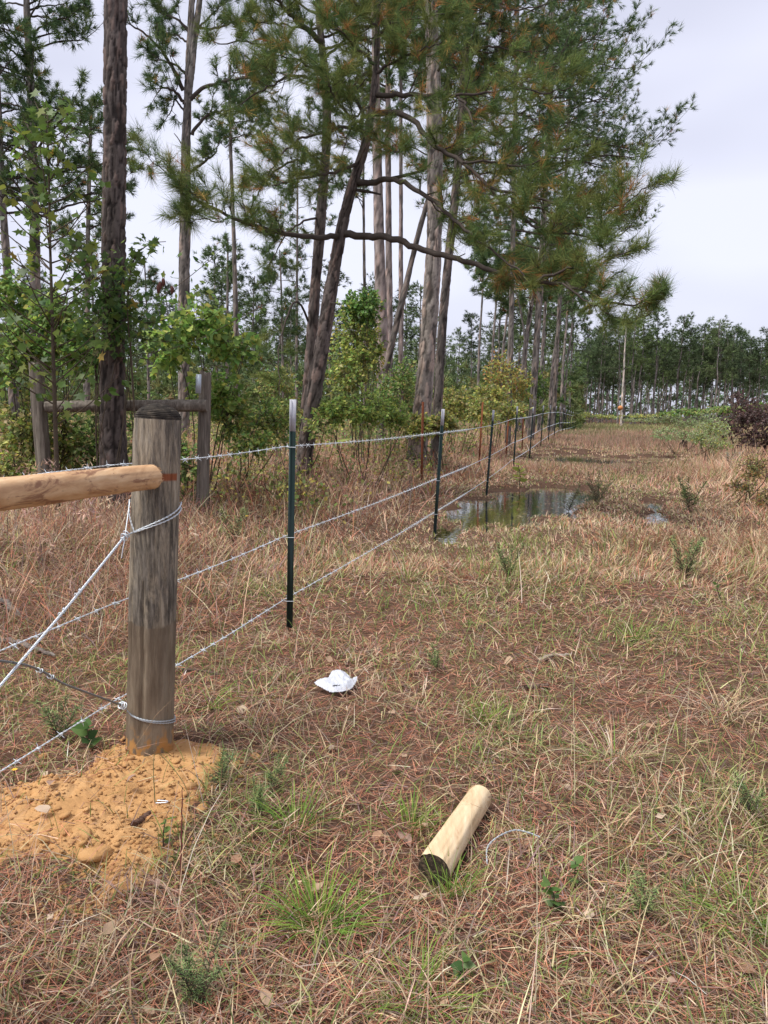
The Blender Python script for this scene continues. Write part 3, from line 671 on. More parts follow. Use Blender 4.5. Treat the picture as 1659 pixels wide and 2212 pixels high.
for k, hz in enumerate(HTS):
    ys = [1.05, 3.1] + POSTY; mb = MB(); root = thing('barbed_wire', ('top strand of barbed wire along the T-posts', 'middle strand of barbed wire along the T-posts', 'bottom strand of barbed wire just above the grass')[k], 'wire', tuple(fence_pt(3.1, hz)), 'strands of the wire fence')
    for a, b in zip(ys[:-1], ys[1:]):
        A_ = fence_pt(a, hz); B_ = fence_pt(b, hz); md = (A_ + B_) / 2 - np.array((0, 0, .012))
        if a < 15:
            cable(mb, [A_, md, B_], 2, *((.0019, .0017, .05, .009) if a < 8 else (.0034, .0034, .06, .02)), 4)
        else:
            add_tube(mb, resample([A_, md, B_], 8), .010 if a < 30 else .016, 4)
    mb.build('line_wire', M['galv'], root, smooth=True)
    y_ = 1.2 + .05 * k; cnt = 0
    while cnt < 95:
        a = max(q for q in ys if q <= y_); b = min(q for q in ys if q > y_); t = (y_ - a) / (b - a)
        p_ = fence_pt(a, hz) * (1 - t) + fence_pt(b, hz) * t - np.array((0, 0, .012 * 4 * t * (1 - t)))
        o_ = bpy.data.objects.new('barb', BARB); COL.objects.link(o_); o_.parent = root; o_.location = p_ - ORG[root.name]
        o_.rotation_euler = (rng.uniform(0, 6.3), 0, math.atan2(1, FB)); s_ = rng.uniform(1.0, 1.25) * (1 if y_ < 8 else 1.25); o_.scale = (s_, s_, s_)
        y_ += rng.uniform(.10, .13); cnt += 1

M['dullwire'] = mat_plain('dull_galvanised_wire', (.42, .45, .47), .45, .3, .35, 150)
# ---- brace wires twisted between the two posts
def on_post(phi, z, gap=.006):
    """A point on the big post's surface; phi from the side facing the camera, to the right."""
    fwd = nrm(np.array((-PB[0], -PB[1], 0))); rt = np.array((-fwd[1], fwd[0], 0))
    c = PB + PAX * z; return c + (fwd * math.cos(phi) + rt * math.sin(phi)) * (POST_R + gap)
def loop(z_of, a0, a1, n=16): return [on_post(a, z_of(a)) for a in np.linspace(a0, a1, n)]
root = thing('brace_wire', 'pale twisted brace wire slanting down from high on the thick post', 'wire', tuple(on_post(-1.5, .93)), 'brace wires')
KN = P(270, 1158, PY - .13); EN = PB2 + np.array((.04, .1, .22)); mb = MB()
dirn = P(0, 1482, 2.32)
zf = lambda a: .965 + .045 * math.sin(a) + .03 * a
for off in (0.0, .022):
    cable(mb, [KN] + [on_post(a, 0.93 + 0.115 * (a + 1.25) / 2.6 - off * (a + 1.25) / 2.6) for a in np.linspace(-1.0, 1.5, 12)] + [on_post(a, 1.045 - off) for a in np.linspace(1.8, 3.4, 6)], 2, .0019, .0017, .035, .006)
cable(mb, [KN + (.0, 0, .0), on_post(-1.35, 1.055, .008), on_post(-1.7, 1.06), on_post(-2.6, 1.05)], 1, 0, .0022, .05, .01)
cable(mb, [on_post(-.93, .945), on_post(-1.22, 1.0, .01), on_post(-1.4, 1.06, .008), on_post(-1.9, 1.06)], 2, .0018, .0016, .03, .006)
mb.build('post_loop', M['galv'], root, smooth=True)
mb = MB(); cable(mb, [KN, (KN + dirn) / 2 - np.array((0, 0, .006)), dirn, dirn + (dirn - KN) * .35, EN], 4, .0030, .0018, .07, .0065); CB_ = mb.build('twisted_cable', M['galv'], root, smooth=True)
def knot(c, d, r_, turns, rw, mat, nm='knot'):
    mb = MB(); t = np.linspace(0, 1, 26 * turns); a = t * 2 * math.pi * turns; d = nrm(d); A_ = nrm(np.cross(d, (0, 0, 1.0))); B_ = np.cross(d, A_)
    rr = r_ * (1 + .35 * np.sin(t * 11)); add_tube(mb, c + d * ((t - .5) * .034 + .006 * np.sin(a * .7))[:, None] + rr[:, None] * (np.cos(a)[:, None] * A_ + np.sin(a)[:, None] * B_), rw, 5)
    mb.build(nm, mat, CB_, smooth=True)
knot(KN, dirn - KN, .0115, 5, .0019, M['galv'])
mb = MB(); add_tube(mb, resample([KN + (0, 0, -.01), KN + (-.005, -.01, -.045), KN + (-.012, -.01, -.085)], 8), .002, 5); mb.build('wire_tail', M['galv'], CB_)
for t in (.42, .55):
    c = KN + (dirn - KN) * t; knot(c, dirn - KN, .0075, 2, .0016, M['galv'], 'wrap')
root = thing('brace_wire', 'dark twisted brace wire rising left from low on the thick post', 'wire', tuple(on_post(-1.5, .2)), 'brace wires')
KN = P(264, 1524, PY - .1); dirn = P(0, 1428, 2.32); mb = MB()
for off in (0.0, .012):
    cable(mb, [KN] + [on_post(a, .20 - .062 * (a + 1.2) / 2.6 - off * (a + 1.2) / 2.6) for a in np.linspace(-.95, 1.5, 12)] + [on_post(a, .135 - off) for a in np.linspace(1.8, 3.3, 6)], 2, .0019, .0018, .028, .006)
mb.build('post_loop', M['dullwire'], root, smooth=True)
mb = MB(); LC = cable(mb, [KN, (KN + dirn) / 2, dirn, PB2 + np.array((.05, .1, 1.0))], 4, .0030, .0019, .05, .0065); CB_ = mb.build('twisted_cable', M['dkwire'], root, smooth=True)
knot(KN, dirn - KN, .011, 5, .002, M['galv']); c = LC[np.argmin(np.abs(LC[:, 0] - (KN + (dirn - KN) * .66)[0]))]; knot(c, dirn - KN, .0058, 3, .0015, M['galv'], 'wrap'); c = LC[np.argmin(np.abs(LC[:, 0] - (KN + (dirn - KN) * .76)[0]))]; knot(c, dirn - KN, .0058, 3, .0015, M['galv'], 'wrap')

# ---- steel T-posts
def tprofile(mb, z0, z1, w_=.036, d_=.036, t_=.0045):
    """T section: flange across local x, web along -y."""
    pr = np.array([(-w_ / 2, 0), (w_ / 2, 0), (w_ / 2, -t_), (t_ / 2 + .001, -t_ * 1.4), (t_ / 2, -d_), (-t_ / 2, -d_), (-t_ / 2 - .001, -t_ * 1.4), (-w_ / 2, -t_)])
    n = len(pr); V = np.vstack([np.c_[pr, np.full(n, z0)], np.c_[pr, np.full(n, z1)]]); j = np.arange(n); k = (j + 1) % n
    mb.add(V, np.stack([j, k, n + k, n + j], 1)); b = mb.n - 2 * n
    for q in ((0, 1, 2, 7), (2, 3, 6, 7), (3, 4, 5, 6)):
        mb.F.append(np.array([[b + n + x for x in q]])); mb.F.append(np.array([[b + x for x in q[::-1]]]))
mb = MB(); tprofile(mb, -.35, 1.30); SH = mb.build('shaft', M['tgreen']); mb = MB(); tprofile(mb, 1.30, 1.50, .0362, .0362, .0048); TP = mb.build('painted_tip', M['ttip'])
mb = MB(); mb.add(np.array([(-.004, .0, -.012), (.004, 0, -.012), (.004, 0, .012), (-.004, 0, .012), (-.003, .0075, -.006), (.003, .0075, -.006), (.003, .0075, .008), (-.003, .0075, .008)]), np.array([(4, 5, 6, 7), (0, 1, 5, 4), (1, 2, 6, 5), (2, 3, 7, 6), (3, 0, 4, 7)])); ST = mb.build('stud', M['tgreen'])
mb = MB(); [mb.add(np.array([(-.004, .0, -.012), (.004, 0, -.012), (.004, 0, .012), (-.004, 0, .012), (-.003, .0075, -.006), (.003, .0075, -.006), (.003, .0075, .008), (-.003, .0075, .008)]) + (0, 0, z), np.array([(4, 5, 6, 7), (0, 1, 5, 4), (1, 2, 6, 5), (2, 3, 7, 6), (3, 0, 4, 7)])) for z in np.arange(.06, 1.46, .054)]
SR = mb.build('stud_row', M['tgreen'])
mb = MB(); add_tube(mb, resample([(-.026, .014, .004), (-.021, .002, 0), (-.012, -.018, 0), (0, -.041, 0), (.012, -.018, 0), (.021, .002, 0), (.026, .014, -.004)], 24), .0019, 5); CLP = mb.build('wire_clip', M['galv'])
proto = [o_.data for o_ in (SH, TP, ST, SR, CLP)]
for o_ in (SH, TP, ST, SR, CLP): bpy.data.objects.remove(o_)
ORD = ['green steel T-post nearest the thick wooden post', 'second green T-post, at the near end of the wide puddle', 'third green T-post, at the back of the wide puddle', 'fourth green T-post along the wire fence', 'fifth green T-post along the wire fence', 'sixth green T-post along the wire fence', 'seventh green T-post along the wire fence', 'eighth green T-post along the wire fence', 'ninth green T-post along the wire fence']
leans = [(.6, 1), (2.2, 0), (2.6, 0), (1.2, 0), (1.8, 0), (1.4, 0), (.9, 0), (1.5, 0)]
for k, y_ in enumerate(POSTY):
    x_ = FA + FB * y_; z_ = float(h_base(x_, y_))
    root = thing('t_post', ORD[k] if k < 9 else 'small far T-post in the distant run of the wire fence', 'fence post', (x_, y_, z_), 'T-posts of the wire fence')
    ln = leans[k][0] if k < 8 else rng.uniform(.5, 2.5)
    # studs face the wires (towards the left bank), web away
    root.rotation_euler = (0, R(ln), R(66) + (rng.normal() * .05 if k else 0))
    root.rotation_euler = Matrix.Rotation(R(ln), 3, 'Y') @ Matrix.Rotation(R(72), 3, 'Z') and (Matrix.Rotation(R(ln), 3, 'Y') @ Matrix.Rotation(R(72), 3, 'Z')).to_euler()
    def part(nm, me, z=0.0):
        o_ = bpy.data.objects.new(nm, me); COL.objects.link(o_); o_.parent = root; o_.location = (0, 0, z); return o_
    shaft_ = part('shaft', proto[0]); part('painted_tip', proto[1])
    if k < 3:
        for z in np.arange(.06, 1.46, .054): part('stud', proto[2], float(z)).parent = shaft_
    else: part('stud_row', proto[3]).parent = shaft_
    if k < 8:
        for hz in HTS: part('wire_clip', proto[4], hz)
# rusty posts of the old fence behind
for lab, u_, v0, v1, y_ in (('rusty old steel post in front of the big straight pine', 914, 868, 962, 15.0), ('rusty thin steel post left of the third T-post', 1040, 868, 925, 19.0), ('short rusty steel post beside the fourth T-post', 1098, 905, 930, 22.5), ('rusty steel post by the far shrubs at the fence', 1132, 872, 910, 26)):
    b_ = P(u_ - 3, v1, y_); t_ = P(u_ + 2, v0, y_); b_[2] = float(hgt(b_[0], b_[1])) - .1; mb = MB(); tprofile(mb, 0, float(t_[2] - b_[2]), .042, .042, .006)
    o_ = mb.build('rusty_post', M['rust'], loc=(0, 0, 0)); o_.location = b_; o_.rotation_euler = (0, R(1.5), rng.uniform(0, 2)); tag(o_, lab, 'fence post', 'rusty posts of the old fence')

# ---- the old wooden H brace on the left
def old_post(u0, v0, u1, v1, y_, r_, label, seed, flatten=1.0):
    b_ = P(u0, v0, y_); t_ = P(u1, v1, y_ + .05); gz = float(hgt(b_[0], b_[1])); d = nrm(t_ - b_); b_ = b_ + d * ((gz - .15 - b_[2]) / d[2])
    V, Fs, (T, Sx) = tube(resample([b_, (b_ + t_) / 2, t_], 60), np.linspace(r_ * 1.03, r_ * .97, 60), 36, True, lambda T, Sx: (vn(T * 3, Sx * .8, seed) - .5) * .022 + (fbm(T * 9, Sx * 3, seed + 1) - .5) * .008)
    rg = d * ((vn(np.arange(36) * .4, np.zeros(36), seed + 4) - .5) * .07)[:, None]; V[59 * 36:60 * 36] += rg; V[61 * 36:62 * 36] += rg
    return tag(mk('old_post', V, Fs, M['oldpost'], smooth=True, loc=tuple((b_[0], b_[1], gz))), label, 'post', 'old brace posts'), b_, t_
old_post(100, 1075, 78, 785, 9.3, .085, 'grey leaning old post at far left among the vines', 3)
_o, OB, OT = old_post(437, 1085, 444, 806, 9.3, .072, 'grey old post with a pale plate on its side', 7)
a, b = P(100, 879, 9.25), P(447, 876, 9.22)
V, Fs, _ = log_mesh(a, b, .066, .07, 31, 36, 70, .007)
tag(mk('old_rail', V, Fs, M['oldpost'], smooth=True, loc=tuple(a)), 'dark old horizontal rail between the two grey posts behind the pine', 'rail')
c = P(428, 829, 9.16); mb = MB(); T_ = np.array([(-.034, 0, -.11), (.03, 0, -.11), (.036, 0, .11), (-.022, 0, .11)])
V = np.vstack([T_, T_ + (0, .016, 0)]) ; V[:4, 1] += np.array((0, .006, .006, 0)); mb.add(V + c, np.array([(0, 1, 2, 3), (7, 6, 5, 4), (0, 4, 5, 1), (1, 5, 6, 2), (2, 6, 7, 3), (3, 7, 4, 0)]))
o_ = mb.build('metal_plate', mat_plain('dull_zinc', (.45, .50, .55), .5, .3, .15, 30), loc=tuple(c)); tag(o_, 'small pale grey metal plate fixed to the side of the old post', 'plate')

# ================================================================== PINES
GREY = (.205, .182, .16); PINK = (.32, .265, .24)
def bark_trunk(pts, radii, sides, n, col, cell=.075, depth=.012, seed=1, flare=0.0):
    p = resample(pts, n); L_ = np.linalg.norm(np.diff(p, axis=0), axis=1).sum(); t = np.linspace(0, 1, n)
    r = np.interp(t, np.linspace(0, 1, len(radii)), radii) + flare * np.exp(-t * L_ / .35)
    k = max(5, int(round(2 * math.pi * radii[0] / cell))); st = {}
    def disp(T, Sx):
        w1 = (fbm(np.cos(T) * 3 + 7, np.sin(T) * 3 + Sx * 9, seed + 40, 3) - .5) * .8; w2 = (fbm(np.cos(T) * 3 + 2, np.sin(T) * 3 + Sx * 7, seed + 44, 3) - .5) * .6
        f1, e, i_ = worley(T / (2 * math.pi) * k + w1, Sx / (cell * 3.5) + w2, seed, wrapx=k)
        st['e'] = e; st['i'] = i_
        an = T / (2 * math.pi) * k; n1 = vnw(an + w1, Sx / (cell * 4.2) + w2, seed + 50, k); n2 = vnw(an * 2 + w1, Sx / (cell * 2.2), seed + 53, 2 * k); rd = np.minimum(np.abs(2 * n1 - 1), .25 + 1.3 * np.abs(2 * n2 - 1)); st['e'] = np.minimum(rd * .35, e * .6 + .05)
        return depth * ((.35 * sst(.03, .12, e) + .9 * sst(.0, .34, rd)) * (.6 + .6 * i_) - .6) + (fbm(np.cos(T) * 2, np.sin(T) * 2 + Sx, seed + 7, 2) - .5) * radii[0] * .12
    V, Fs, _ = tube(p, r, sides, True, disp)
    c = np.array(col)[None, None, :] * (.5 + 1.0 * st['i'][..., None]) * np.where(st['i'][..., None] > .8, np.array((1.08, .97, .92)), 1.0)
    c = c * (1 - sst(.10, .02, st['e']) * .68)[..., None]          # furrows darkened in colour: dark inner bark, plus furrow shade painted in
    C = np.vstack([c.reshape(-1, 3), np.tile(col, (2 * sides + 2, 1))]); return V, Fs, C, p, r
def needles(Pp, D, ln, K, W, C, spread=(.25, 1.25), droop=.12, back=.55):
    n = len(Pp); q = np.repeat(np.arange(n), K); m = n * K; D = nrm(D)
    a = U(spread[0], spread[1], m)[:, None]; x = rng.normal(size=(m, 3)); d0 = D[q]; x = nrm(x - d0 * np.sum(x * d0, 1, keepdims=True))
    l_ = (ln[q] * U(.65, 1.1, m))[:, None]; p0 = Pp[q] - d0 * (ln[q] * back * rng.random(m))[:, None]
    d = nrm(d0 * np.cos(a) + x * np.sin(a) - np.array((0, 0, droop))); side = nrm(np.cross(d, rng.normal(size=(m, 3)))) * (W[q] * .5)[:, None]
    V = np.stack([p0 - side, p0 + side, p0 + d * l_], 1).reshape(-1, 3)
    c = C[q] * (1 + rng.normal(0, .2, (m, 1))); return V, np.arange(3 * m).reshape(-1, 3), np.repeat(np.clip(c, .01, .8), 3, axis=0)
NGREEN = [(.125, .185, .07), (.10, .16, .066), (.16, .205, .075), (.085, .14, .066)]
NOLIVE = [(.18, .215, .068), (.145, .20, .062), (.21, .23, .072), (.11, .175, .065)]
NDEAD = [(.46, .22, .085), (.38, .165, .065), (.52, .34, .11)]
class Pine:
    def __init__(s, name, label, base, group='pines standing behind the fence'):
        s.root = thing(name, label, 'tree', tuple(base), group); s.limbs = []; s.s0 = []; s.s1 = []; s.sr = []; s.tp = []; s.td = []; s.tl = []; s.tc = []
        s.nl = .2; s.K = 46; s.W = .006; s.pal = NGREEN; s.dead = .06; s.back = .55; s.spread = (.25, 1.25); s.coarse = 0; s.thin = 1.0
    def trunk(s, pts, radii, sides=20, n=120, col=GREY, seed=1, cell=.08, depth=.012, flare=0.0, mat='bark'):
        V, Fs, C, p, r = bark_trunk(pts, np.asarray(radii) * .8, sides, n, col, cell, depth, seed, flare * .8); s.tr = p; s.trr = r
        mk('trunk', V, Fs, M[mat], s.root, C=C, smooth=False)
    def stub(s, p0, p1, r0):
        mb = MB(); add_tube(mb, resample([p0, (np.asarray(p0) + p1) / 2 + rng.normal(0, .02, 3), p1], 7), np.linspace(r0, r0 * .5, 7), 6); mb.build('dead_stub', M['twig'], s.root)
    def tuft(s, p, d, l_, dead=None):
        s.tp.append(p); s.td.append(d); s.tl.append(l_); dd = s.dead if dead is None else dead
        pl = NDEAD if random.random() < dd else s.pal; s.tc.append(np.array(random.choice(pl)) * random.uniform(.8, 1.25))
    def stick(s, a, b, ra, rb): s.s0.append(a); s.s1.append(b); s.sr.append((ra, rb))
    def twig(s, p, d, ln, r_, lvl, dead=None):
        """A shoot that curls upwards; side shoots below level 2, a tuft at its tip."""
        d = nrm(d); q = np.asarray(p, float); n = (3 if lvl == 0 else 2) - s.coarse
        for k in range(n):
            d2 = nrm(d + np.array((0, 0, .16)) + rng.normal(0, .15, 3)); e = q + d2 * ln / n
            s.stick(q, e, r_ * (1 - .25 * k), r_ * (.8 - .25 * k)); q = e; d = d2
            if lvl < 1:
                for _ in range(random.choice((1, 2, 2)) + s.coarse):
                    sd = rng.normal(size=3); sd = nrm(sd - d * np.dot(sd, d)) * (1, 1, .6)
                    s.twig(q, d * .75 + sd, ln * random.uniform(.3, .55), r_ * .55, lvl + 1, dead)
            elif random.random() < (.6 if s.coarse else .35): s.tuft(q, nrm(d + rng.normal(0, .4, 3)), s.nl * .85, dead)
        s.tuft(q, d, s.nl * random.uniform(.85, 1.15), dead)
    def limb(s, pts, r0, r1, n_sub, sub=(.35, .8), t0=.3, own=True, dead=None, up=.2):
        p = resample(pts, max(10, len(pts) * 4)); r = np.linspace(r0, r1, len(p)); p[1:-1] += rng.normal(0, .012, (len(p) - 2, 3))
        if own:
            mb = MB(); add_tube(mb, p, r, 7); mb.build('limb', M['twig'], s.root, smooth=True)
        else:
            for a, b, ra, rb in zip(p[:-1], p[1:], r[:-1], r[1:]): s.stick(a, b, ra, rb)
        T = nrm(np.gradient(p, axis=0))
        n_sub = max(2, int(n_sub * s.thin)) if n_sub else 0
        for k in range(n_sub):
            t = t0 + (1 - t0) * (k + random.random() * .9) / n_sub; i = min(len(p) - 1, int(t * (len(p) - 1))); d = T[i]
            sd = rng.normal(size=3); sd = nrm(sd - d * np.dot(sd, d)); sd[2] = sd[2] * .7 + up
            s.twig(p[i], d * random.uniform(.4, 1.0) + sd * .9, random.uniform(*sub) * (1.1 - .35 * t), max(.004, r[i] * .45), 0, dead)
        s.twig(p[-1], T[-1], sub[0], r1, 0, dead)
    def finish(s, stick_sides=3):
        if s.s0:
            rr = np.array(s.sr); V, F = sticks(np.array(s.s0), np.array(s.s1), rr[:, 0], rr[:, 1], stick_sides); mk('twigs', V, F, M['twig'], s.root, kind='stuff')
        if s.tp:
            n = len(s.tp); V, F, C = needles(np.array(s.tp), np.array(s.td), np.array(s.tl), s.K, np.full(n, s.W), np.array(s.tc), s.spread, back=s.back)
            mk('crown', V, F, M['needle'], s.root, C=C, kind='stuff')
def base_of(u_, y_):
    p = P(u_, 900, y_); return np.array((p[0], p[1], float(hgt(p[0], p[1]))))
def path(pts, y_):
    b = base_of(pts[0][0], y_); q = [b - (0, 0, .25)] + [P(u_, v_, y_ + (yy[0] if yy else 0)) for (u_, v_, *yy) in pts[1:]]; return q, b
def crown_limbs(T, ta, tb, n, reach, sub=(.3, .6), nsub=6, rise=.15, r0=.03, side=0, own=False, drop=0.0):
    """Whorls of limbs up the trunk between two heights (fractions of the trunk)."""
    N = len(T.tr)
    for k in range(n):
        t = ta + (tb - ta) * (k + random.random()) / n; i = int(t * (N - 1)); p = T.tr[i]; a = random.uniform(0, 2 * math.pi)
        c_ = p - CAM; v_ = CV - FPX * np.dot(c_, _u) / np.dot(c_, _f)
        if v_ < -130 and random.random() < .75: continue       # high above the picture: only a few boughs
        ln = reach(t) * random.uniform(.6, 1.1); d = np.array((math.cos(a) + side * .9, math.sin(a), rise + random.uniform(-.15, .25))); d = nrm(d)
        q = [p, p + d * ln * .4 + (0, 0, .03 * ln), p + d * ln * .75 + (0, 0, -drop * ln), p + d * ln + (0, 0, .14 * ln)]
        T.limb(q, r0 * (1.1 - .5 * (t - ta) / (tb - ta)), .006, max(3, int(nsub * ln / max(.1, reach(ta)))), sub, .25, own)

# -- the dark pine by the old brace (only its bare trunk is in the picture; the crown starts above it)
q, b = path([(248, 1100), (246, 1000), (243, 850), (245, 600), (248, 300), (251, 0), (254, -250), (258, -520), (262, -760)], 9.0)
T = Pine('pine_tree', 'dark furrowed pine trunk in front of the old wooden brace', b)
T.trunk(q, (.205, .165, .152, .148, .144, .140, .13, .11, .07), 48, 440, (.11, .09, .08), 3, .05, .021, .06)
T.nl = .22; crown_limbs(T, .84, .99, 6, lambda t: 2.2, nsub=5); T.finish()

# -- tall pine with a forked top, left of centre
q, b = path([(396, 900), (397, 760), (398, 600), (400, 430), (402, 300), (408, 150), (415, 0), (422, -120), (428, -260)], 22)
T = Pine('pine_tree', 'tall grey pine with a forked top right of the dark trunk', b)
T.trunk(q, (.21, .19, .185, .18, .165, .13, .10, .08, .05), 28, 260, GREY, 5, .09, .014)
T.nl = .24; T.K = 26; T.W = .0125; T.dead = .03; Y2 = 22
V, Fs, C, p_, r_ = bark_trunk([P(404, 225, Y2), P(413, 150, Y2), P(421, 80, Y2), P(431, 0, Y2), P(436, -80, Y2)], (.10, .09, .085, .07, .05), 16, 70, GREY, .09, .012, 8); mk('fork', V, Fs, M['bark'], T.root, C=C)
for pts, r0, ns, sub in (([(396, 195), (375, 150), (345, 105), (310, 70), (282, 52), (268, 15)], .06, 9, (.4, .8)), ([(398, 225), (385, 205), (372, 195), (352, 190), (338, 205)], .05, 7, (.4, .8)), ([(400, 160), (380, 140), (352, 132), (330, 118)], .04, 7, (.4, .7)),
                         ([(412, 215), (440, 190), (490, 174), (545, 168), (600, 158)], .06, 9, (.4, .9)), ([(415, 292), (428, 270), (448, 250), (490, 238), (530, 236)], .05, 9, (.4, .9)), ([(408, 375), (440, 350), (460, 335), (474, 305)], .05, 7, (.35, .7)),
                         ([(395, 320), (385, 300), (376, 288)], .02, 0, (.2, .3)), ([(417, 60), (460, 62), (500, 50), (540, 30)], .04, 8, (.4, .8)), ([(412, 70), (380, 40), (350, 30), (330, 10)], .04, 8, (.4, .8)), ([(430, 60), (470, 20), (500, -10)], .03, 6, (.4, .8)), ([(404, 90), (375, 75), (350, 72)], .03, 5, (.3, .7)), ([(398, 240), (378, 215), (370, 240), (360, 255)], .03, 5, (.3, .6)), ([(410, 400), (425, 420), (436, 425)], .02, 3, (.2, .4))):
    dy = random.uniform(-1.2, 1.2); pp = [P(u_, v_, Y2 + dy * k / len(pts)) for k, (u_, v_) in enumerate(pts)]
    if ns: T.limb(pp, r0, .012, ns, sub, .3)
    else: T.stub(pp[0], pp[-1], r0)
crown_limbs(T, .82, .99, 10, lambda t: 1.8, nsub=6); T.finish()

# -- pines further back, left
def back_pine(label, pts, y_, r0, ct, nl_limbs, reach, seed, col=GREY, K=22, W=.016, nl=.28, nsub=7, group='pines standing behind the fence', rise=.2, sub=(.4, .8), palette=NGREEN, dead=.02, side=0):
    q, b = path(pts, y_); T = Pine('pine_tree', label, b, group)
    T.trunk(q, np.linspace(r0, r0 * .35, len(pts)), 14, 100, col, seed, .10, .012, mat='bark')
    T.nl = nl; T.K = int(K * .72); T.W = W * 1.35; T.coarse = 1; T.dead = dead; T.pal = palette
    crown_limbs(T, ct, .99, nl_limbs, reach, sub, nsub, rise, r0 * .22, side); T.finish(); return T
back_pine('broad crowned pine at the upper left corner', [(78, 900), (76, 600), (74, 450), (68, 250), (60, 60), (52, -120), (48, -200)], 27, .26, .42, 52, lambda t: 3.6 * (1.15 - .6 * t), 11, K=26, nsub=9)
back_pine('pine crown between the corner pine and the dark trunk', [(186, 900), (189, 600), (192, 400), (195, 300), (197, 215)], 36, .2, .45, 36, lambda t: 3.0 * (1.2 - .85 * t), 12)
back_pine('slender far pine with a round crown between fork and big tree', [(513, 900), (511, 760), (508, 620), (503, 450), (498, 320), (496, 200), (496, 140)], 37, .18, .78, 18, lambda t: 1.9, 13, K=24)
back_pine('pale trunk cut by the left edge of the picture', [(30, 900), (24, 700), (14, 560), (6, 440), (0, 300), (-6, 150)], 26, .22, .6, 16, lambda t: 2.6, 14)
back_pine('small pointed far pine left of the leaning pair', [(490, 900), (491, 700), (492, 560), (492, 515)], 52, .16, .25, 20, lambda t: 3.0 * (1.15 - t), 15, K=14, W=.028, nl=.38)
back_pine('thin far pine just right of the dark trunk base', [(322, 900), (318, 700), (312, 560)], 60, .15, .5, 14, lambda t: 2.2 * (1.2 - t), 16, K=14, W=.03, nl=.4)
back_pine('young pine with pale tufts between the slender pine and the leaning pair', [(612, 900), (610, 760), (608, 640), (604, 540)], 34, .09, .2, 22, lambda t: 2.2 * (1.15 - t), 17, K=20)

# -- the leaning dark pair that carries most of the near foliage
YF = 13.0
q, b = path([(648, 1035), (664, 950), (690, 780), (716, 620), (737, 500), (762, 400), (787, 320), (801, 240), (812, 150), (815, 70), (817, -20)], YF)
T = Pine('pine_tree', 'leaning dark pine with long drooping limbs over the fence', b)
T.trunk(q, (.17, .158, .15, .145, .135, .115, .10, .085, .065, .045, .02), 40, 420, (.135, .11, .098), 21, .06, .016, .04)
T.nl = .235; T.thin = .78; T.K = 36; T.W = .0052; T.pal = NOLIVE; T.dead = .06; T.spread = (.15, 1.05); T.back = .9
def vp(pts, y0, y1): return [P(u_, v_, y0 + (y1 - y0) * k / (len(pts) - 1)) for k, (u_, v_) in enumerate(pts)]
LOW = [(742, 506), (800, 510), (860, 520), (930, 545), (1000, 563), (1080, 590), (1150, 606), (1215, 612), (1262, 630), (1315, 650), (1370, 660)]
T.limb(vp(LOW, YF, 9.3), .062, .010, 26, (.32, .62), .55, up=.25, dead=.10)
T.limb(vp([(1160, 606), (1200, 590), (1250, 575), (1300, 560), (1345, 548)], 10.5, 10.0), .02, .008, 11, (.3, .6), .2)
T.limb(vp([(1215, 612), (1250, 640), (1300, 670), (1340, 690), (1400, 680), (1425, 650)], 10.0, 9.2), .014, .004, 7, (.2, .4), .5, dead=.1)
T.limb(vp([(733, 508), (690, 512), (620, 505), (555, 490), (490, 465), (425, 432), (400, 425)], YF, 10.5), .05, .010, 17, (.3, .65), .35, up=.3)
T.limb(vp([(470, 455), (430, 425), (390, 400), (355, 370), (325, 345)], 10.8, 10.3), .012, .005, 10, (.3, .6), .1, up=.2)
T.limb(vp([(500, 468), (470, 480), (440, 470), (410, 480)], 10.9, 10.4), .012, .005, 6, (.3, .5), .1)
T.limb(vp([(770, 390), (809, 396), (843, 386), (890, 405), (937, 433), (985, 480), (1060, 540), (1130, 592)], YF, 10.4), .05, .010, 20, (.3, .65), .4, dead=.12)
T.stub(P(772, 398, YF), P(905, 371, YF - .6), .042); T.stub(P(765, 410, YF), P(822, 420, YF - .3), .03); T.stub(P(705, 655, YF), P(738, 657, YF - .3), .02)
T.limb(vp([(806, 245), (860, 243), (900, 268), (935, 310), (1000, 350), (1055, 402), (1115, 462), (1155, 492)], YF, 10.8), .05, .011, 22, (.3, .7), .35, dead=.07)
T.limb(vp([(1000, 350), (1060, 350), (1130, 360), (1190, 340), (1240, 350)], 11.7, 10.8), .02, .007, 12, (.3, .65), .2)
T.limb(vp([(1060, 405), (1130, 420), (1200, 440), (1280, 470), (1330, 450), (1370, 425), (1400, 405)], 11.3, 10.0), .022, .006, 20, (.3, .62), .2)
T.limb(vp([(1120, 465), (1180, 500), (1250, 510), (1310, 520), (1360, 490)], 11.0, 10.2), .02, .007, 16, (.3, .62), .15)
T.limb(vp([(812, 205), (870, 205), (930, 205), (985, 205), (1010, 235), (1020, 270)], YF, 11.2), .045, .010, 18, (.3, .7), .25, dead=.07)
T.limb(vp([(985, 205), (1050, 200), (1120, 190), (1180, 200), (1230, 190)], 11.6, 11.0), .02, .007, 14, (.3, .7), .1)
T.limb(vp([(788, 290), (745, 240), (718, 200), (708, 170)], YF, 11.5), .03, .009, 12, (.3, .65), .2)
T.limb(vp([(784, 283), (740, 275), (700, 288), (650, 300), (610, 330), (580, 380)], YF, 11.4), .03, .008, 18, (.3, .65), .2, dead=.08)
T.limb(vp([(776, 350), (730, 370), (680, 380), (630, 390), (590, 400)], YF, 11.6), .03, .008, 16, (.3, .65), .2, dead=.1)
T.limb(vp([(796, 255), (760, 200), (700, 160), (640, 130), (600, 120)], YF, 11.6), .03, .008, 18, (.3, .7), .2)
T.limb(vp([(812, 160), (860, 130), (900, 110), (950, 95)], YF, 12.0), .028, .008, 13, (.3, .65), .15)
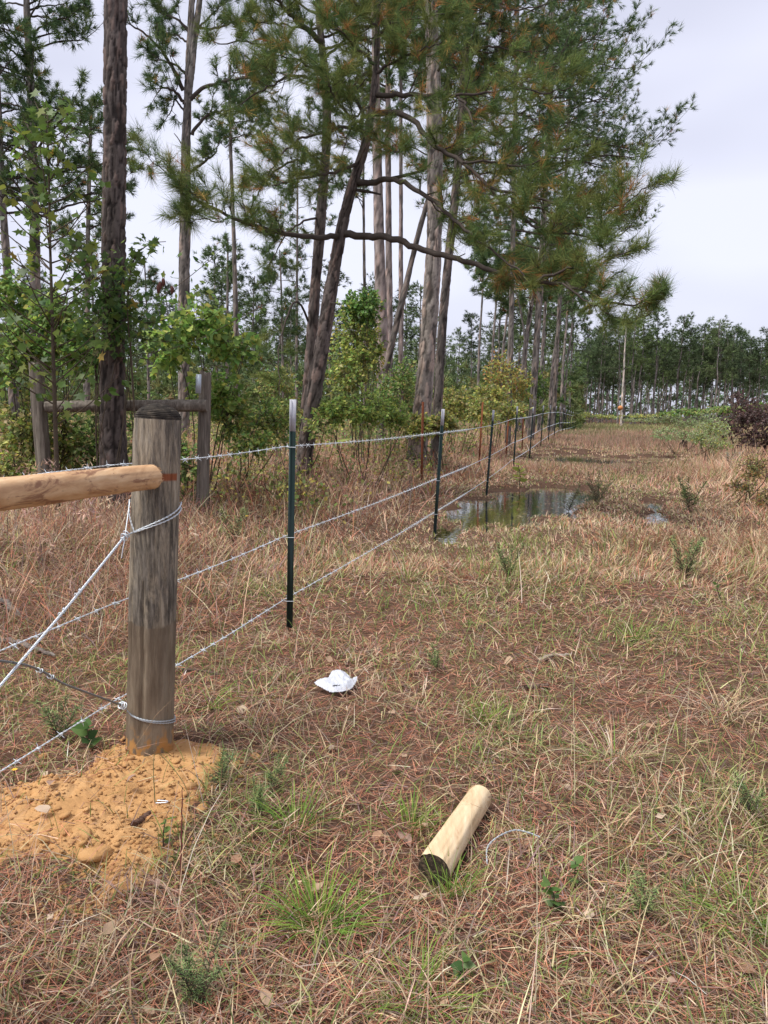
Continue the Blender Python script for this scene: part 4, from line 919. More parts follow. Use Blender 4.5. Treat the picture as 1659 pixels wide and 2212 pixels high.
T.limb(vp([(812, 140), (770, 100), (740, 70), (715, 60)], YF, 11.8), .028, .008, 13, (.3, .65), .15)
T.limb(vp([(815, 80), (850, 50), (900, 40), (960, 30)], YF, 12.0), .022, .007, 12, (.3, .65), .15)
T.limb(vp([(815, 60), (790, 30), (770, 10), (760, -20)], YF, 12.2), .022, .007, 10, (.3, .6), .1)
T.limb(vp([(800, 230), (770, 250), (750, 290), (740, 330)], YF, 11.6), .02, .007, 9, (.3, .55), .2)
T.limb(vp([(800, 300), (830, 310), (850, 330), (870, 320)], YF, 11.5), .02, .007, 9, (.25, .5), .2, dead=.1)
T.finish()
q, b = path([(652, 1010), (660, 900), (669, 800), (679, 650), (691, 500), (698, 400), (706, 280), (703, 170), (694, 90), (687, 0), (684, -120)], 14.2)
T = Pine('pine_tree', 'slimmer dark pine close behind the leaning one', b)
T.trunk(q, (.13, .125, .12, .115, .11, .105, .10, .085, .07, .055, .03), 32, 320, (.12, .098, .088), 23, .06, .014, .03)
T.nl = .23; T.thin = .66; T.K = 34; T.W = .0055; T.pal = NOLIVE; T.dead = .05; T.spread = (.15, 1.1); T.back = .75; Y2 = 14.2
T.limb(vp([(697, 92), (670, 70), (640, 42), (612, 15), (590, -15)], Y2, 12.5), .055, .02, 8, (.3, .6), .5)
T.limb(vp([(703, 120), (660, 118), (620, 105), (575, 98), (520, 90), (470, 95)], Y2, 12.5), .03, .008, 20, (.35, .75), .25)
T.limb(vp([(704, 180), (650, 165), (610, 170), (560, 200), (510, 230)], Y2, 12.5), .03, .008, 18, (.35, .75), .2)
T.limb(vp([(700, 330), (650, 345), (610, 360), (570, 400), (545, 440)], Y2, 12.6), .025, .008, 15, (.3, .65), .2)
T.limb(vp([(690, 470), (650, 480), (610, 520), (590, 560)], Y2, 13), .022, .007, 9, (.3, .6), .25)
T.limb(vp([(668, 700), (640, 650), (615, 700), (600, 760), (604, 850)], Y2, 12.6), .022, .006, 8, (.3, .7), .3, dead=.04)
T.limb(vp([(690, 60), (650, 60), (600, 50), (560, 50)], Y2, 12.8), .022, .008, 13, (.3, .7), .2)
T.limb(vp([(690, 30), (730, 10), (760, -10)], Y2, 13), .02, .008, 9, (.3, .6), .2)
T.limb(vp([(705, 230), (750, 215), (790, 170)], Y2, 13.3), .02, .008, 9, (.3, .6), .2)
crown_limbs(T, .8, .99, 10, lambda t: 1.7, nsub=7); T.finish()

# -- big straight pine and its neighbours
q, b = path([(898, 1000), (907, 930), (920, 800), (931, 650), (938, 500), (940, 350), (937, 200), (931, 0), (928, -160), (926, -330)], 17)
T = Pine('pine_tree', 'big straight grey pine left of the second T-post', b)
T.trunk(q, (.26, .235, .215, .205, .195, .185, .175, .15, .11, .06), 44, 380, (.26, .226, .198), 31, .085, .019, .08)
T.nl = .24; T.K = 28; T.W = .012; T.dead = .08
crown_limbs(T, .66, .99, 20, lambda t: 3.0 * (1.45 - .85 * t), (.35, .75), 9, .1); T.finish()
q, b = path([(942, 950), (947, 850), (956, 700), (969, 560), (986, 400), (1000, 200), (1010, 50), (1016, -90)], 18)
T = Pine('pine_tree', 'narrow dark pine leaning right behind the big straight one', b)
T.trunk(q, (.15, .135, .125, .12, .11, .10, .08, .05), 24, 260, (.14, .12, .108), 33, .075, .013)
T.thin = .65; T.nl = .23; T.K = 26; T.W = .0105; T.dead = .14; T.stub(P(968, 565, 18), P(1005, 548, 17.5), .02)
for pts in ([(975, 500), (1000, 470), (1030, 480), (1060, 500)], [(990, 370), (985, 340), (960, 330), (930, 350)], [(993, 320), (1030, 300), (1070, 310), (1100, 300)], [(1000, 200), (1040, 160), (1080, 150), (1120, 160)], [(1003, 160), (970, 140), (950, 150)], [(1010, 60), (1050, 50), (1090, 70), (1150, 60)], [(1005, 120), (1050, 100), (1100, 110), (1170, 110)], [(985, 400), (1020, 390), (1050, 400)], [(1012, 20), (1060, 10), (1120, 20), (1180, 10)], [(1000, 240), (1060, 240), (1120, 250), (1170, 260)]):
    T.limb(vp(pts, 18, 18 + random.uniform(-2.2, 1)), .03, .009, 12, (.35, .75), .2)
T.finish()
back_pine('thin pine slanting right between the pale pair and the big pine', [(818, 900), (832, 820), (852, 720), (881, 600), (905, 500), (922, 440), (945, 340), (962, 230), (975, 120), (985, 40)], 20, .12, .62, 16, lambda t: 2.0, 35, (.16, .14, .125), K=34, W=.011, nl=.24, dead=.08)
back_pine('thick pale pinkish trunk behind the vine covered shrub', [(832, 900), (826, 740), (820, 560), (816, 400), (813, 250), (811, 100), (809, -60), (808, -200)], 30, .33, .72, 22, lambda t: 3.2, 36, PINK, K=26, W=.014)
back_pine('second pale trunk touching the thick pinkish one', [(842, 900), (840, 740), (840, 560), (839, 400), (838, 250), (838, 100), (838, -60)], 31.5, .22, .74, 16, lambda t: 2.8, 37, PINK, K=24, W=.014)
back_pine('slim pale trunk right of the thick pinkish pair', [(866, 900), (866, 700), (866, 500), (866, 300), (866, 100), (866, -40)], 33, .15, .75, 14, lambda t: 2.4, 38, PINK, K=24, W=.014)
back_pine('thin straight pine left of the thick pinkish trunk', [(789, 900), (788, 700), (786, 500), (784, 300), (782, 120)], 38, .12, .6, 18, lambda t: 2.4, 39, GREY, K=20, W=.018)
back_pine('spindly pine showing between the leaning pair and the slender one', [(640, 900), (641, 700), (642, 520), (643, 380), (643, 300)], 44, .12, .5, 20, lambda t: 2.3, 40, GREY, K=18, W=.02, nl=.3)

# -- tall pines on the right whose fine crowns fill the sky edge
def sky_pine(label, pts, y_, r0, n, reach, seed, ct, side, dead=.03):
    q, b = path(pts, y_); T = Pine('pine_tree', label, b); T.trunk(q, np.linspace(r0, r0 * .4, len(pts)), 20, 220, GREY, seed, .09, .012)
    T.coarse = 1; T.nl = .26; T.K = 13; T.W = .016; T.dead = dead; T.spread = (.1, .9)
    crown_limbs(T, ct, .99, n, reach, (.5, 1.05), 15, .05, .05, side, drop=.06); T.finish()
sky_pine('tall pine whose fine right hand boughs edge the open sky', [(1148, 900), (1158, 760), (1170, 560), (1178, 406), (1188, 200), (1194, 0), (1198, -140), (1200, -260)], 32, .185, 66, lambda t: 4.5 * (1.2 - .35 * t), 51, .36, .55)
sky_pine('pine hidden in the middle of the dense foliage', [(1100, 900), (1104, 700), (1108, 500), (1112, 300), (1116, 100), (1120, -80), (1122, -200)], 27, .13, 40, lambda t: 3.3 * (1.2 - .4 * t), 52, .46, .15)
sky_pine('second fine crowned pine filling the foliage near the sky edge', [(1196, 900), (1206, 700), (1216, 500), (1226, 300), (1236, 100), (1244, -60)], 47, .16, 46, lambda t: 4.7 * (1.2 - .4 * t), 53, .42, .35)

# -- the clump of pale trunks down the fence line
for k, (lab, pts, y_, r0) in enumerate((('stoutest pale trunk of the clump down the fence', [(1122, 900), (1130, 800), (1143, 690), (1157, 610), (1168, 540)], 40, .26), ('leaning pale trunk right of the stoutest in the clump', [(1148, 900), (1154, 800), (1166, 680), (1174, 600), (1184, 500)], 42, .2),
        ('third trunk of the clump, nearly upright', [(1165, 900), (1170, 790), (1178, 660), (1184, 560), (1190, 470)], 44, .17), ('slim trunk leaning left across the clump', [(1140, 900), (1136, 780), (1128, 690), (1113, 620), (1100, 560)], 39, .10),
        ('thin trunk left of the clump, beside the red leaved shrub', [(1078, 900), (1085, 780), (1098, 660), (1107, 580), (1112, 480)], 46, .15), ('slender trunk well left of the clump', [(1060, 900), (1064, 760), (1072, 650), (1078, 560), (1082, 470)], 50, .14),
        ('thin trunk between slender one and narrow dark pine', [(1032, 900), (1035, 760), (1042, 640), (1045, 560), (1046, 470)], 55, .15), ('pale trunk right of the clump by the green vine', [(1188, 900), (1194, 800), (1204, 720), (1212, 640), (1218, 560)], 50, .22),
        ('pale trunk second right of the clump', [(1212, 900), (1216, 800), (1222, 720), (1228, 640), (1232, 560)], 62, .20), ('thin trunk third right of the clump above the far fence', [(1230, 900), (1233, 800), (1238, 720), (1242, 650)], 80, .18))):
    back_pine(lab, pts, y_, r0 * .85, .68, 11, lambda t: 2.6 * (1.3 - .7 * t), 60 + k, (.23, .205, .185), K=16, W=.026, nl=.36, nsub=6, group='pale pine trunks down the fence line')

# -- far treeline: six kinds of pine, copied
def far_proto(seed, Hh, cr, spread, green):
    r_ = np.random.default_rng(seed); random.seed(seed); n = 10
    p = np.stack([np.cumsum(r_.normal(0, .10, n)), np.cumsum(r_.normal(0, .10, n)), np.linspace(-.4, Hh, n)], 1); p[0, :2] = 0
    V, Fs, C, pp, _ = bark_trunk(p, np.linspace(.17, .05, 6), 8, 60, (.21, .19, .175), .16, .012, seed)
    a = mk('trunk', V, Fs, M['bark_far'], C=C); tp = []; td = []; s0 = []; s1 = []
    for k in range(34):
        t = cr + (1 - cr) * (k + random.random()) / 34; q = pp[int(t * 59)]; an = random.uniform(0, 6.3); f_ = (t - cr) / (1 - cr); ln = spread * (0.55 + .6 * math.sin(math.pi * min(1, .25 + .75 * f_))) * random.uniform(.55, 1.1)
        e = q + np.array((math.cos(an), math.sin(an), random.uniform(-.1, .45))) * ln; s0.append(q); s1.append(e)
        for _ in range(9):
            w_ = q + (e - q) * random.uniform(.35, 1.1) + rng.normal(0, .32, 3); tp.append(w_); td.append(nrm(w_ - q + (0, 0, .4)))
    for _ in range(random.randint(4, 9)):      # bare dead snags under the crown
        t = random.uniform(cr * .55, cr); q = pp[int(t * 59)]; an = random.uniform(0, 6.3); s0.append(q); s1.append(q + np.array((math.cos(an), math.sin(an), .1)) * random.uniform(.4, 1.3))
    n = len(tp); c = np.array(green)[None] * (1 + rng.normal(0, .22, (n, 1)))
    V, F, C = needles(np.array(tp), np.array(td), np.full(n, .55), 13, np.full(n, .075), c, (.2, 1.3)); b_ = mk('crown', V, F, M['needle_far'], C=C, kind='stuff')
    V, F = sticks(np.array(s0), np.array(s1), .035, .012); d_ = mk('limbs', V, F, M['twig'], kind='stuff')
    r = (a.data, b_.data, d_.data)
    for o_ in (a, b_, d_): bpy.data.objects.remove(o_)
    return r
FP = [far_proto(200 + k, h_, c_, s_, g_) for k, (h_, c_, s_, g_) in enumerate(((18, .48, 2.6, (.12, .165, .085)), (18.5, .55, 2.3, (.10, .145, .075)), (17, .45, 2.8, (.135, .18, .09)), (19, .58, 2.4, (.11, .155, .08)), (16.5, .42, 2.9, (.12, .17, .095)), (18, .52, 2.2, (.14, .185, .095))))]  # greyed greens put distance haze into the crown colour
def far_tree(x_, y_, s_, k, label, group):
    z_ = float(h_base(x_, y_)); root = thing('pine_tree', label, 'tree', (x_, y_, z_), group); root.rotation_euler = (random.gauss(0, .012), random.gauss(.01, .015), random.uniform(0, 6.3)); root.scale = (s_, s_, s_)
    for nm, me in zip(('trunk', 'crown', 'limbs'), FP[k]):
        o_ = bpy.data.objects.new(nm, me); COL.objects.link(o_); o_.parent = root
        if nm != 'trunk': o_['kind'] = 'stuff'
random.seed(5)
def row(n, ua, ub, ya, yb, sa, sb, label, group):
    for k in range(n):
        u_ = ua + (ub - ua) * (k + random.random()) / n; y_ = random.uniform(ya, yb); p = P(u_, 900, y_)
        far_tree(p[0], y_, random.uniform(sa, sb), random.randrange(6), label, group)
row(54, 1250, 1720, 112, 142, .68, .95, 'slim pine in the front of the treeline closing the field', 'front pines of the far treeline')
row(60, 1235, 1740, 141, 190, .8, 1.0, 'slim pine deeper in the treeline closing the field', 'deeper pines of the far treeline')
row(26, -60, 930, 92, 125, .8, 1.1, 'distant pine seen through the trunks left of the fence', 'distant pines left of the fence')
row(10, 930, 1240, 100, 125, .62, .85, 'distant pine seen through the trunks left of the fence', 'distant pines left of the fence')
row(30, -60, 930, 126, 190, .9, 1.15, 'pine in the hazy back row left of the fence', 'back row pines left of the fence')
row(14, 930, 1240, 130, 190, .7, .95, 'pine in the hazy back row left of the fence', 'back row pines left of the fence')
row(6, 1060, 1240, 66, 90, .72, .95, 'pine of the middle distance behind the fence line', 'middle distance pines behind the fence')
# bare pale dead trunk in the opening
q, b = path([(1343, 905), (1346, 830), (1350, 750), (1354, 690)], 104); T = Pine('dead_pine', 'bare whitish dead trunk standing alone before the far treeline', b, None)
T.trunk(q, (.22, .18, .13, .06), 12, 60, (.52, .48, .42), 71, .2, .01, mat='bark_far'); 
for _ in range(9):
    i = random.randint(30, 57); a = random.uniform(0, 6.3); T.stick(T.tr[i], T.tr[i] + np.array((math.cos(a) * 1.6, math.sin(a), random.uniform(0, .8))) * random.uniform(.5, 1.2), .05, .015)
T.finish()

# ================================================================== SHRUBS, VINES, SAPLINGS
LG = [(.16, .25, .06), (.12, .21, .055), (.22, .30, .07), (.09, .16, .05)]
LY = [(.29, .33, .075), (.37, .35, .085), (.20, .26, .065), (.42, .36, .09), (.14, .19, .055)]
LO = [(.22, .24, .085), (.28, .25, .095), (.16, .19, .07), (.34, .27, .12)]
LR = [(.30, .20, .07), (.36, .15, .06), (.22, .20, .06), (.38, .28, .08)]
LB = [(.105, .065, .06), (.08, .052, .05), (.15, .09, .075)]
LP = [(.30, .36, .17), (.36, .40, .22), (.24, .31, .13), (.20, .26, .11)]
def leaves(Pp, D, size, C, fold=.18, wide=.34, simple=False):
    n = len(Pp); D = nrm(D); s_ = nrm(np.cross(D, rng.normal(size=(n, 3)) * (.6, .6, .6) + np.array((0, 0, 1.0)))); u_ = np.cross(s_, D); z = size[:, None]
    V = np.stack([Pp, Pp + D * z * .42 + s_ * z * wide, Pp + D * z * .45 - u_ * z * fold * .8, Pp + D * z * .42 - s_ * z * wide, Pp + D * z - u_ * z * fold * .6], 1)
    if simple:
        V = V[:, [0, 1, 4, 3]]; b = (np.arange(n) * 4)[:, None]; return V.reshape(-1, 3), np.vstack([b + np.array([[0, 1, 2]]), b + np.array([[0, 2, 3]])]), np.repeat(C, 4, 0)
    b = (np.arange(n) * 5)[:, None]; F = np.vstack([b + np.array([[0, 1, 2]]), b + np.array([[0, 2, 3]]), b + np.array([[1, 4, 2]]), b + np.array([[2, 4, 3]])])
    return V.reshape(-1, 3), F, np.repeat(C, 5, 0)
def blob(u_, v_, y_, ru, rv, ry=None):
    c = P(u_, v_, y_); k = y_ / FPX; return c, np.array((ru * k, (ry if ry else (ru * k + rv * k) / 2), rv * k))
def shrub(name, label, blobs, n_tw, per, size, palette, cat='shrub', group=None, wts=None, r_stem=.011, wide=.34, stemmat='stem', bare=0):
    bl = [blob(*b) for b in blobs]; c0 = np.mean([c for c, _ in bl], 0); base = np.array((bl[0][0][0], bl[0][0][1], 0)); base[2] = float(hgt(base[0], base[1]))
    root = thing(name, label, cat, tuple(base), group); vol = np.array([r_.prod()**.7 for _, r_ in bl]); vol = vol / vol.sum()
    mb = MB(); P0 = []; P1 = []; R0 = []; LPs = []; LD = []
    for (c, r_), w_ in zip(bl, vol):
        nst = max(1, int(3 * w_ + 1.5))
        for _ in range(nst):
            g = base + np.r_[rng.normal(0, .12, 2), 0]; g[:2] = g[:2] * .6 + c[:2] * .4; g[2] = float(hgt(g[0], g[1])) - .03; e = c + rng.normal(0, .3, 3) * r_
            if e[2] < g[2] + .15: e[2] = g[2] + .15
            add_tube(mb, resample([g, (g + e) / 2 + rng.normal(0, .08, 3), e], 8), np.linspace(r_stem, r_stem * .45, 8), 5)
        k = max(4, int(n_tw * w_)); d = rand_unit(k); rr = (rng.random(k)**.45)[:, None] * (.75 + .5 * vn(d[:, 0] * 2.2 + 9, d[:, 2] * 2.2 + 9, int(c[0] * 50) % 99))[:, None]
        e = c + d * rr * r_; a = c + d * rr * r_ * U(.2, .6, k)[:, None] + rng.normal(0, .04, (k, 3)); gz = hgt(e[:, 0], e[:, 1]) + .03; e[:, 2] = np.maximum(e[:, 2], gz); a[:, 2] = np.maximum(a[:, 2], gz)
        P0.append(a); P1.append(e)
        q = np.repeat(np.arange(k), per); t = U(.25, 1.05, k * per)[:, None]
        pos = a[q] + (e[q] - a[q]) * t; LPs.append(pos); dd = nrm(e - a)[q] + rng.normal(0, .8, (k * per, 3)) + np.array((0, 0, -.25)); LD.append(dd)
    P0 = np.vstack(P0); P1 = np.vstack(P1); mb.build('stems', M[stemmat], root)
    V, F = sticks(P0, P1, .0045, .002); mk('twigs', V, F, M[stemmat], root, kind='stuff')
    LPs = np.vstack(LPs); LD = np.vstack(LD); n = len(LPs); pc = np.clip(pal(n, palette, wts or [1] * len(palette), .25) * 1.45, .01, .7)
    V, F, C = leaves(LPs, LD, U(.6, 1.2, n) * size, pc, wide=wide, simple=c0[1] > 14); mk('foliage', V, F, M['leaf'], root, C=C, kind='stuff')
    return root

# individual leaves, shared meshes
def one_leaf(name, outline, col, fold=.12):
    o_ = np.array(outline, float); n = len(o_); V = np.vstack([[0.45, 0, -.03], np.c_[o_, -fold * np.abs(o_[:, 1]) - .10 * o_[:, 0]**2]]); j = np.arange(n)
    x = mk(name, V, np.stack([np.zeros(n, int), 1 + j, 1 + (j + 1) % n], 1), M['leaf'], C=np.array(col)); d = x.data; bpy.data.objects.remove(x); return d
STAR = [(0, .0), (.12, .14), (.02, .52), (.32, .26), (.55, .62), (.60, .22), (1.0, 0), (.60, -.22), (.55, -.62), (.32, -.26), (.02, -.52), (.12, -.14)]
HEART = [(0, 0), (-.06, .2), (.08, .36), (.35, .36), (.7, .2), (1.0, 0), (.7, -.2), (.35, -.36), (.08, -.36), (-.06, -.2)]
OVATE = [(0, 0), (.2, .2), (.45, .27), (.75, .17), (1.0, 0), (.75, -.17), (.45, -.27), (.2, -.2)]
SL = [one_leaf('leaf', STAR, c) for c in ((.13, .195, .04), (.10, .165, .035), (.20, .235, .045), (.075, .12, .035), (.34, .24, .05))]
HL = [one_leaf('leaf', HEART, c) for c in ((.09, .18, .04), (.13, .22, .055), (.06, .13, .035), (.30, .30, .06), (.17, .25, .10))]
OL = [one_leaf('leaf', OVATE, c) for c in ((.11, .19, .04), (.16, .24, .05))]
def hang(root, meshes, wts, pos, d, size):
    o_ = bpy.data.objects.new('leaf', meshes[rng.choice(len(meshes), p=np.array(wts) / sum(wts))]); COL.objects.link(o_); o_.parent = root; o_.location = pos - ORG[root.name]
    q = Vector(d).to_track_quat('X', 'Z').to_euler(); o_.rotation_euler = (q.x + rng.normal() * .5, q.y, q.z); o_.scale = (size,) * 3
# -- star leaved sapling at the left
YS = 8.2; b = base_of(118, YS)
root = thing('sweetgum_sapling', 'tall sapling with star shaped leaves left of the dark pine trunk', 'sapling', tuple(b))
sp = [b - (0, 0, .1), P(116, 800, YS), P(112, 650, YS), P(108, 520, YS), P(106, 400, YS), P(104, 300, YS), P(103, 232, YS)]
mb = MB(); pm = resample(sp, 60); add_tube(mb, pm, np.linspace(.03, .006, 60), 8); mb.build('trunk', M['stem'], root, smooth=True)
nl = 0; mbr = MB(); extra = []; xl = []; xd = []; od = rng.permutation(66)
for k in od:
    t = .26 + .74 * (k + rng.random()) / 66; i = int(t * 59); p_ = pm[i]; a = rng.uniform(0, 6.3); ln = (.8 * (1.12 - t) + .28) * rng.uniform(.6, 1.1)
    e = p_ + np.array((math.cos(a), math.sin(a) * .9, .75)) * ln; m_ = (p_ + e) / 2 + (0, 0, -.05); br = resample([p_, m_, e], 9); add_tube(mbr, br, np.linspace(.009, .003, 9), 5)
    for j in range(8):
        q = br[min(8, 2 + j)] ; d = nrm(np.array((math.cos(a), math.sin(a), 0)) * .5 + rng.normal(0, .8, 3) + (0, 0, -.35)); st = q + d * .05
        extra.append((q, st))
        if nl < 300: hang(root, SL, (5, 5, 3, 3, .7), st, d, rng.uniform(.085, .14)); nl += 1
        elif rng.random() < .9: xl.append(st); xd.append(d)
mbr.build('branches', M['stem'], root, kind='stuff'); V, F = sticks(np.array([x[0] for x in extra]), np.array([x[1] for x in extra]), .002, .0015); mk('leaf_stalks', V, F, M['stem'], root, kind='stuff')
V, F, C = leaves(np.array(xl), np.array(xd), U(.07, .12, len(xl)), pal(len(xl), [(.13, .195, .04), (.10, .165, .035), (.20, .235, .045)], (1, 1, .6)), wide=.46); mk('small_leaves', V, F, M['leaf'], root, C=C, kind='stuff')
# -- drooping star leaved bough right of the trunk
b = base_of(300, 8.6); root = thing('sweetgum_sapling', 'leafy bough reaching right past the dark trunk at mid height', 'sapling', tuple(b))
pm = resample([b - (0, 0, .1), P(285, 800, 8.7), P(275, 650, 8.5), P(290, 560, 8.3), P(325, 527, 8.2), P(358, 522, 8.1)], 50); mb = MB(); add_tube(mb, pm, np.linspace(.016, .004, 50), 6); mb.build('trunk', M['stem'], root)
for k in range(70):
    i = rng.integers(30, 50); d = nrm(rng.normal(0, .8, 3) + (0.3, 0, -.3)); hang(root, SL, (3, 6, 1, 4, .2), pm[i] + rng.normal(0, .05, 3), d, rng.uniform(.06, .11))
# -- heart leaved vine wrapped round the dark trunk
b = base_of(262, 8.7); root = thing('vine', 'heart leaved climbing vine wrapped around the dark pine trunk', 'vine', tuple(b)); mb = MB(); VPs = []
for k in range(12):
    a0 = rng.uniform(0, 6.3); zz = np.linspace(.3, rng.uniform(1.7, 3.0), 26); c = P(246, 900, 9.0); aa = a0 + zz * rng.uniform(-1.6, 1.6); rad = .19 + .02 * rng.random()
    pth = np.stack([c[0] + .005 * zz + np.cos(aa) * rad, c[1] + np.sin(aa) * rad, b[2] + zz], 1); add_tube(mb, pth, .006, 4); VPs.append(pth)
for k in range(26):
    c = P(246 + rng.normal() * 90, 650 + rng.normal() * 55, 8.7); e = c + rng.normal(0, .3, 3); s_ = P(246, 680 + rng.normal() * 60, 8.82); pth = resample([s_, (s_ + e) / 2 + (0, 0, -.12), e], 18); add_tube(mb, pth, .004, 4); VPs.append(pth)
mb.build('runners', M['stem'], root, kind='stuff'); VA = np.vstack(VPs); VA = VA[(VA[:, 1] < 9.05) & (VA[:, 2] > 2.0)]; nl = 0; lp = []; ld = []
for k in range(900):
    q = VA[rng.integers(len(VA))] + rng.normal(0, .07, 3) + (0, -.03, 0); d = nrm(rng.normal(0, .7, 3) + (0, -.4, -.5))
    if nl < 290: hang(root, HL, (5, 3, 4, .6, 1.5), q, d, rng.uniform(.06, .105)); nl += 1
    else: lp.append(q); ld.append(d)
V, F, C = leaves(np.array(lp), np.array(ld), U(.05, .09, len(lp)), pal(len(lp), LG, (1, 1, 1, 1)), wide=.36); mk('small_leaves', V, F, M['leaf'], root, C=C, kind='stuff')
root_ = root
# a few brown pods hanging in the vine
for u_, v_ in ((345, 618), (352, 610), (341, 625), (371, 627)):
    c = P(u_, v_, 8.5); V, Fs, _ = tube(resample([c + (0, 0, .05), c + (.005, 0, 0), c - (0, 0, .05)], 9), np.array((.002, .012, .019, .021, .021, .019, .015, .009, .002)), 8); mk('dry_pod', V, Fs, mat_plain('dry_pod', (.10, .035, .025), .8), root)

# -- thickets
shrub('shrub', 'dense green thicket filling the left edge above the old brace', [(40, 760, 9.9, 80, 90, .7), (120, 690, 10.0, 60, 70, .6), (10, 640, 10.2, 60, 60, .6), (180, 760, 10.0, 60, 70, .6)], 520, 9, .085, LG + LY[:3], wts=(4, 4, 3, 3, 1, 1, 2), wide=.38)
shrub('shrub', 'yellowing tangle of vines below the old rail at far left', [(60, 930, 9.8, 90, 90, .6), (150, 960, 10.1, 60, 90, .5), (20, 1010, 9.4, 60, 50, .5)], 420, 8, .07, LO + LY + LG[:1], wts=(2, 2, 2, 2, 2, 1, 2, 1, 1, 2))
shrub('shrub', 'dark leafy undergrowth under the old rail behind the pine', [(200, 960, 10.0, 60, 90, .5), (330, 950, 10.2, 70, 100, .6), (395, 1000, 9.9, 50, 70, .4)], 420, 8, .065, LG + LO, wts=(2, 3, 2, 3, 2, 1, 2, 1))
shrub('shrub', 'lobed leaf shrub spreading right of the dark trunk above the plate', [(430, 700, 10.6, 85, 66, .8), (370, 750, 10.3, 66, 66, .7), (500, 750, 10.9, 66, 50, .7), (470, 850, 10.7, 70, 60, .6)], 330, 7, .10, LG[:3] + LY[:3], wts=(4, 3, 3, 2, 1, 2), wide=.48)
shrub('shrub', 'low green and yellow scrub right of the plated old post', [(500, 900, 11.0, 60, 70, .6), (580, 920, 11.6, 70, 60, .6), (540, 960, 10.6, 60, 40, .5)], 420, 8, .07, LY + LO + LG, wts=(2, 1, 2, 1, 2, 2, 2, 2, 1, 3, 3, 2, 2))
shrub('shrub', 'thin brush around the foot of the leaning pair', [(620, 900, 13.6, 50, 60, .6), (690, 920, 12.4, 40, 40, .5), (600, 830, 15, 60, 50, .8)], 300, 7, .07, LO + LY + LG, wts=(2, 2, 2, 2, 1, 1, 2, 1, 2, 2, 2, 1, 2))
shrub('shrub', 'tall yellow green shrub right of the leaning pair', [(770, 720, 16.5, 60, 90, .9), (755, 800, 16.0, 65, 80, .9), (800, 760, 16.8, 45, 70, .8)], 620, 8, .085, LY + LG[:3] + LO[:2], wts=(4, 2, 4, 2, 3, 2, 2, 2, 2, 2))
shrub('vine', 'dark green vine heaped at the top of the yellow green shrub', [(795, 665, 16.2, 34, 42, .5), (760, 660, 16.4, 26, 32, .4)], 260, 9, .075, LG, 'vine', wts=(2, 4, 1, 4), wide=.42)
shrub('shrub', 'bright green low shrub just beyond the top wire', [(790, 885, 13.0, 75, 45, .6), (850, 900, 13.6, 45, 38, .5), (720, 890, 13.0, 40, 40, .5)], 480, 8, .065, LG[:3] + LY[:3], wts=(4, 2, 5, 3, 1, 3))
shrub('shrub', 'olive shrub between the slanting pine and the big straight one', [(870, 830, 18.5, 45, 70, .8), (830, 850, 19, 40, 50, .8)], 320, 8, .08, LG + LO, wts=(2, 3, 2, 2, 2, 1, 2, 1))
for k, (lab, bl, pl) in enumerate((('low yellow olive scrub right of the big pine', [(980, 870, 21, 60, 45, 1.0), (1040, 890, 20, 50, 35, .8)], LY + LO), ('olive bush behind the third T-post', [(1060, 860, 24, 50, 45, 1.0), (1100, 890, 23, 45, 28, .8)], LO + LY), ('shrub with reddish yellow leaves beside the pale trunk clump', [(1085, 810, 27, 45, 50, 1.0), (1120, 835, 28, 40, 45, 1.0)], LR + LY + LO[:2]), ('dark green vine column right of the reddish shrub', [(1160, 825, 34, 22, 38, .6), (1148, 858, 34, 28, 25, .6)], LG), ('low scrub along the fence under the pale trunks', [(1115, 880, 33, 46, 20, 1.0), (1160, 885, 42, 30, 12, 1.0)], LO + LG), ('yellow green scrub behind the old fence line', [(950, 915, 17.5, 50, 28, .6), (900, 920, 16.5, 40, 30, .6)], LY + LO))):
    shrub('shrub' if k != 3 else 'vine', lab, bl, 360, 8, .10 if k else .09, pl, 'shrub' if k != 3 else 'vine', 'low growth behind the fence')
# right hand side
shrub('shrub', 'dark purplish brown dead bush at the right edge before the treeline', [(1610, 895, 24, 50, 42, 1.0), (1650, 905, 23.5, 50, 45, 1.0), (1575, 925, 24.5, 30, 26, .6), (1595, 862, 24.3, 22, 26, .5), (1625, 945, 23.8, 50, 26, .8), (1670, 950, 23.4, 40, 26, .8)], 620, 6, .10, LB, wts=(3, 3, 2), wide=.3)
shrub('shrub', 'pale green weedy bush in the middle of the right field edge', [(1485, 915, 27, 40, 16, 1.2), (1440, 930, 25, 36, 12, 1.0), (1525, 908, 28, 34, 20, 1.0), (1490, 938, 25.5, 50, 14, .9), (1430, 945, 24.5, 36, 9, .8), (1550, 935, 24, 30, 14, .8)], 420, 7, .07, LP + LG[:1], wts=(3, 2, 3, 2, 2), wide=.25)
shrub('shrub', 'yellow green weed clump left of the dead bush', [(1545, 925, 22, 34, 24, .8), (1510, 945, 21, 30, 20, .7), (1550, 960, 21.5, 34, 18, .7)], 320, 7, .07, LP + LY[:2], wts=(2, 2, 2, 1, 2, 1), wide=.25)
shrub('shrub', 'grey green clump of weeds beyond the orange grass', [(1410, 908, 40, 34, 6, 1.6), (1365, 907, 46, 26, 4, 1.6), (1445, 906, 36, 34, 9, 1.4)], 300, 6, .12, LP + LO, wts=(2, 2, 2, 2, 2, 1, 1, 1), wide=.25)
shrub('shrub', 'low scrub fringe under the far pale dead trunk', [(1300, 899, 88, 40, 4, 3), (1385, 898, 90, 46, 4, 3), (1262, 896, 80, 16, 6, 3)], 260, 6, .22, LP[2:] + LY + LO, wts=(2, 2, 2, 2, 2, 2, 1, 1, 1, 1, 1))
